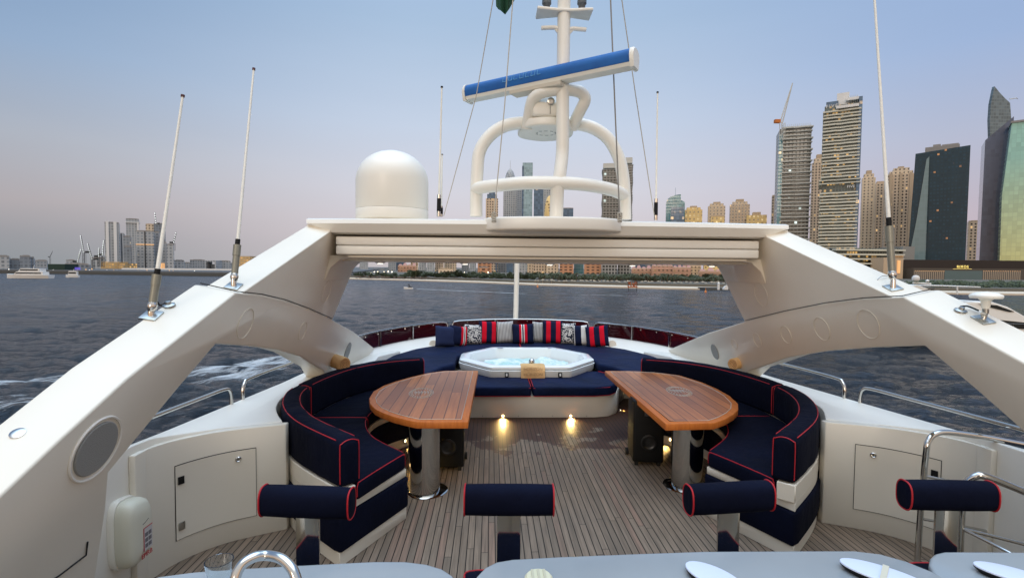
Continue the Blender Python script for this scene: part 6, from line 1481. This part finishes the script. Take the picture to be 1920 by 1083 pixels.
mb = MB(); mb.tube(yp([(1732, 535), (1790, 536.5), (1838, 538)], -.3), .06, 6); mb.tube(yp([(1795, 537), (1795, 551)], -.3), .07, 6); mb.build('bimini_frame', F['wht'], g)
mb = MB(); mb.slab(yp([(1730, 534), (1838, 537), (1838, 538.4), (1730, 536)]), (0, 3, 0)); mb.build('hardtop', F['wht'], g, smooth=False)
q = at(1717, 522, YD); mb = MB(); mb.lathe([(.26, -.24), (.34, -.08), (.34, .12), (.23, .3), (0, .36)], q, 20); mb.build('radome', F['wht'], g)
mb = MB(); mb.lathe([(.15, -.12), (.17, .0), (0, .14)], at(1739, 526, YD), 12); mb.tube(yp([(1712, 530), (1745, 532)]), .10, 6); mb.build('radar_bracket', F['wht'], g)
mb = MB(); mb.tube(yp([(1870, 606), (1925, 607)], -.25), .02, 5); 
for x in (1878, 1900, 1921): mb.tube(yp([(x, 606), (x, 618)], -.25), .018, 5)
mb.build('guard_rail', M['chrome'], g)
# moored boats in the marina haze behind
for k, (px, py, L_, lab) in enumerate(() and ((1757, 556, 16, 'white moored boat at the marina quay behind the passing yacht'), (1895, 566, 12, 'small boat moored at the far right edge'))):
    boat('moored_boat', lab, px, py+8, L_, 3.4, 1, 1)
# ---- sky and sun
w = bpy.data.worlds.new('World'); SC.world = w; w.use_nodes = True; nt = w.node_tree
class WN(NT):
    def __init__(s, nt): s.t = nt; s.b = None
t = WN(nt); bg = nt.nodes['Background']
sk = t.n('ShaderNodeTexSky'); sk.sky_type = 'NISHITA'; sk.sun_disc = False; SE, SR = R(3.0), R(200)
sk.sun_elevation = SE; sk.sun_rotation = SR; sk.altitude = 10; sk.air_density = 1.4; sk.dust_density = 2.0; sk.ozone_density = 2.5
tc = t.n('ShaderNodeTexCoord').outputs['Generated']; x, y, z = t.xyz(tc)
S = srgb
zc = t.math('MAXIMUM', z, 0.0)
ra_ = t.ramp(zc, [(0, S(196, 188, 190)), (.06, S(206, 198, 204)), (.14, S(208, 207, 217)), (.26, S(194, 206, 225)), (.42, S(166, 189, 216)), (.6, S(150, 180, 220)), (1, S(190, 215, 240))])
rb_ = t.ramp(zc, [(0, S(138, 145, 150)), (.04, S(148, 150, 156)), (.09, S(170, 164, 168)), (.18, S(168, 174, 186)), (.30, S(142, 166, 196)), (.45, S(118, 149, 187)), (.6, S(130, 160, 205)), (1, S(190, 215, 240))])
rc_ = t.ramp(zc, [(0, S(186, 170, 182)), (.08, S(190, 178, 190)), (.2, S(176, 182, 204)), (.32, S(154, 176, 212)), (.45, S(143, 169, 207)), (.6, S(140, 168, 212)), (1, S(190, 215, 240))])
az = t.math('ARCTAN2', x, y)
fl_ = t.mapr(az, -.85, -.10, 1, 0, True); fr_ = t.mapr(az, .15, .85, 0, 1, True)
cfront = t.mix(fr_, t.mix(fl_, ra_, rb_), rc_)
rw = t.ramp(zc, [(0, S(226, 190, 160)), (.12, S(236, 204, 178)), (.35, S(226, 214, 206)), (.65, S(222, 226, 232)), (1, S(226, 234, 244))])
fb = t.mapr(y, .15, -.55, 0, 1, True)
cc = t.mix(fb, cfront, rw)
gain = t.mapr(z, .72, .93, 1.04, 4.3, True); gain = t.math('MULTIPLY', gain, t.mapr(t.noise(t.comb(x, y, t.math('MULTIPLY', z, 6)), 2.6, 4, .55), .3, .7, .988, 1.01))  # overhead sky, out of view, boosted beyond dusk level to brighten upward faces
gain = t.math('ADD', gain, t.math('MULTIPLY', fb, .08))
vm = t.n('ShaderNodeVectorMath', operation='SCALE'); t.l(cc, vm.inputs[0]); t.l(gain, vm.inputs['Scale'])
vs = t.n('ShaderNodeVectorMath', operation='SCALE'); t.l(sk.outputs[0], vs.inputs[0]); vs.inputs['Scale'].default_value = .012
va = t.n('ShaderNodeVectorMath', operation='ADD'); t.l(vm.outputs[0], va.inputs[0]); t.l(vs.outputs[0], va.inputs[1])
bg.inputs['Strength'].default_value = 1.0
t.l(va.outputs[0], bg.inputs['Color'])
ld = bpy.data.lights.new('sun', 'SUN'); ld.energy = .60; ld.angle = R(18); ld.color = (1, .86, .70); so = bpy.data.objects.new('sun', ld); COL.objects.link(so)
dirv = Vector((math.sin(SR)*math.cos(R(14)), math.cos(SR)*math.cos(R(14)), math.sin(R(14)))); so.rotation_euler = dirv.to_track_quat('Z', 'Y').to_euler()
SC.view_settings.view_transform = 'Standard'; SC.view_settings.look = 'None'; SC.view_settings.exposure = 0; SC.view_settings.gamma = 1

for o in [x for x in bpy.data.objects if x.type == 'FONT']:
    bpy.context.view_layer.update(); dg = bpy.context.evaluated_depsgraph_get(); me = bpy.data.meshes.new_from_object(o.evaluated_get(dg)); me.name = o.name
    n = bpy.data.objects.new('lettering', me); COL.objects.link(n); n.parent = o.parent; n.location = o.location.copy(); n.rotation_euler = o.rotation_euler.copy()
    bpy.data.objects.remove(o)
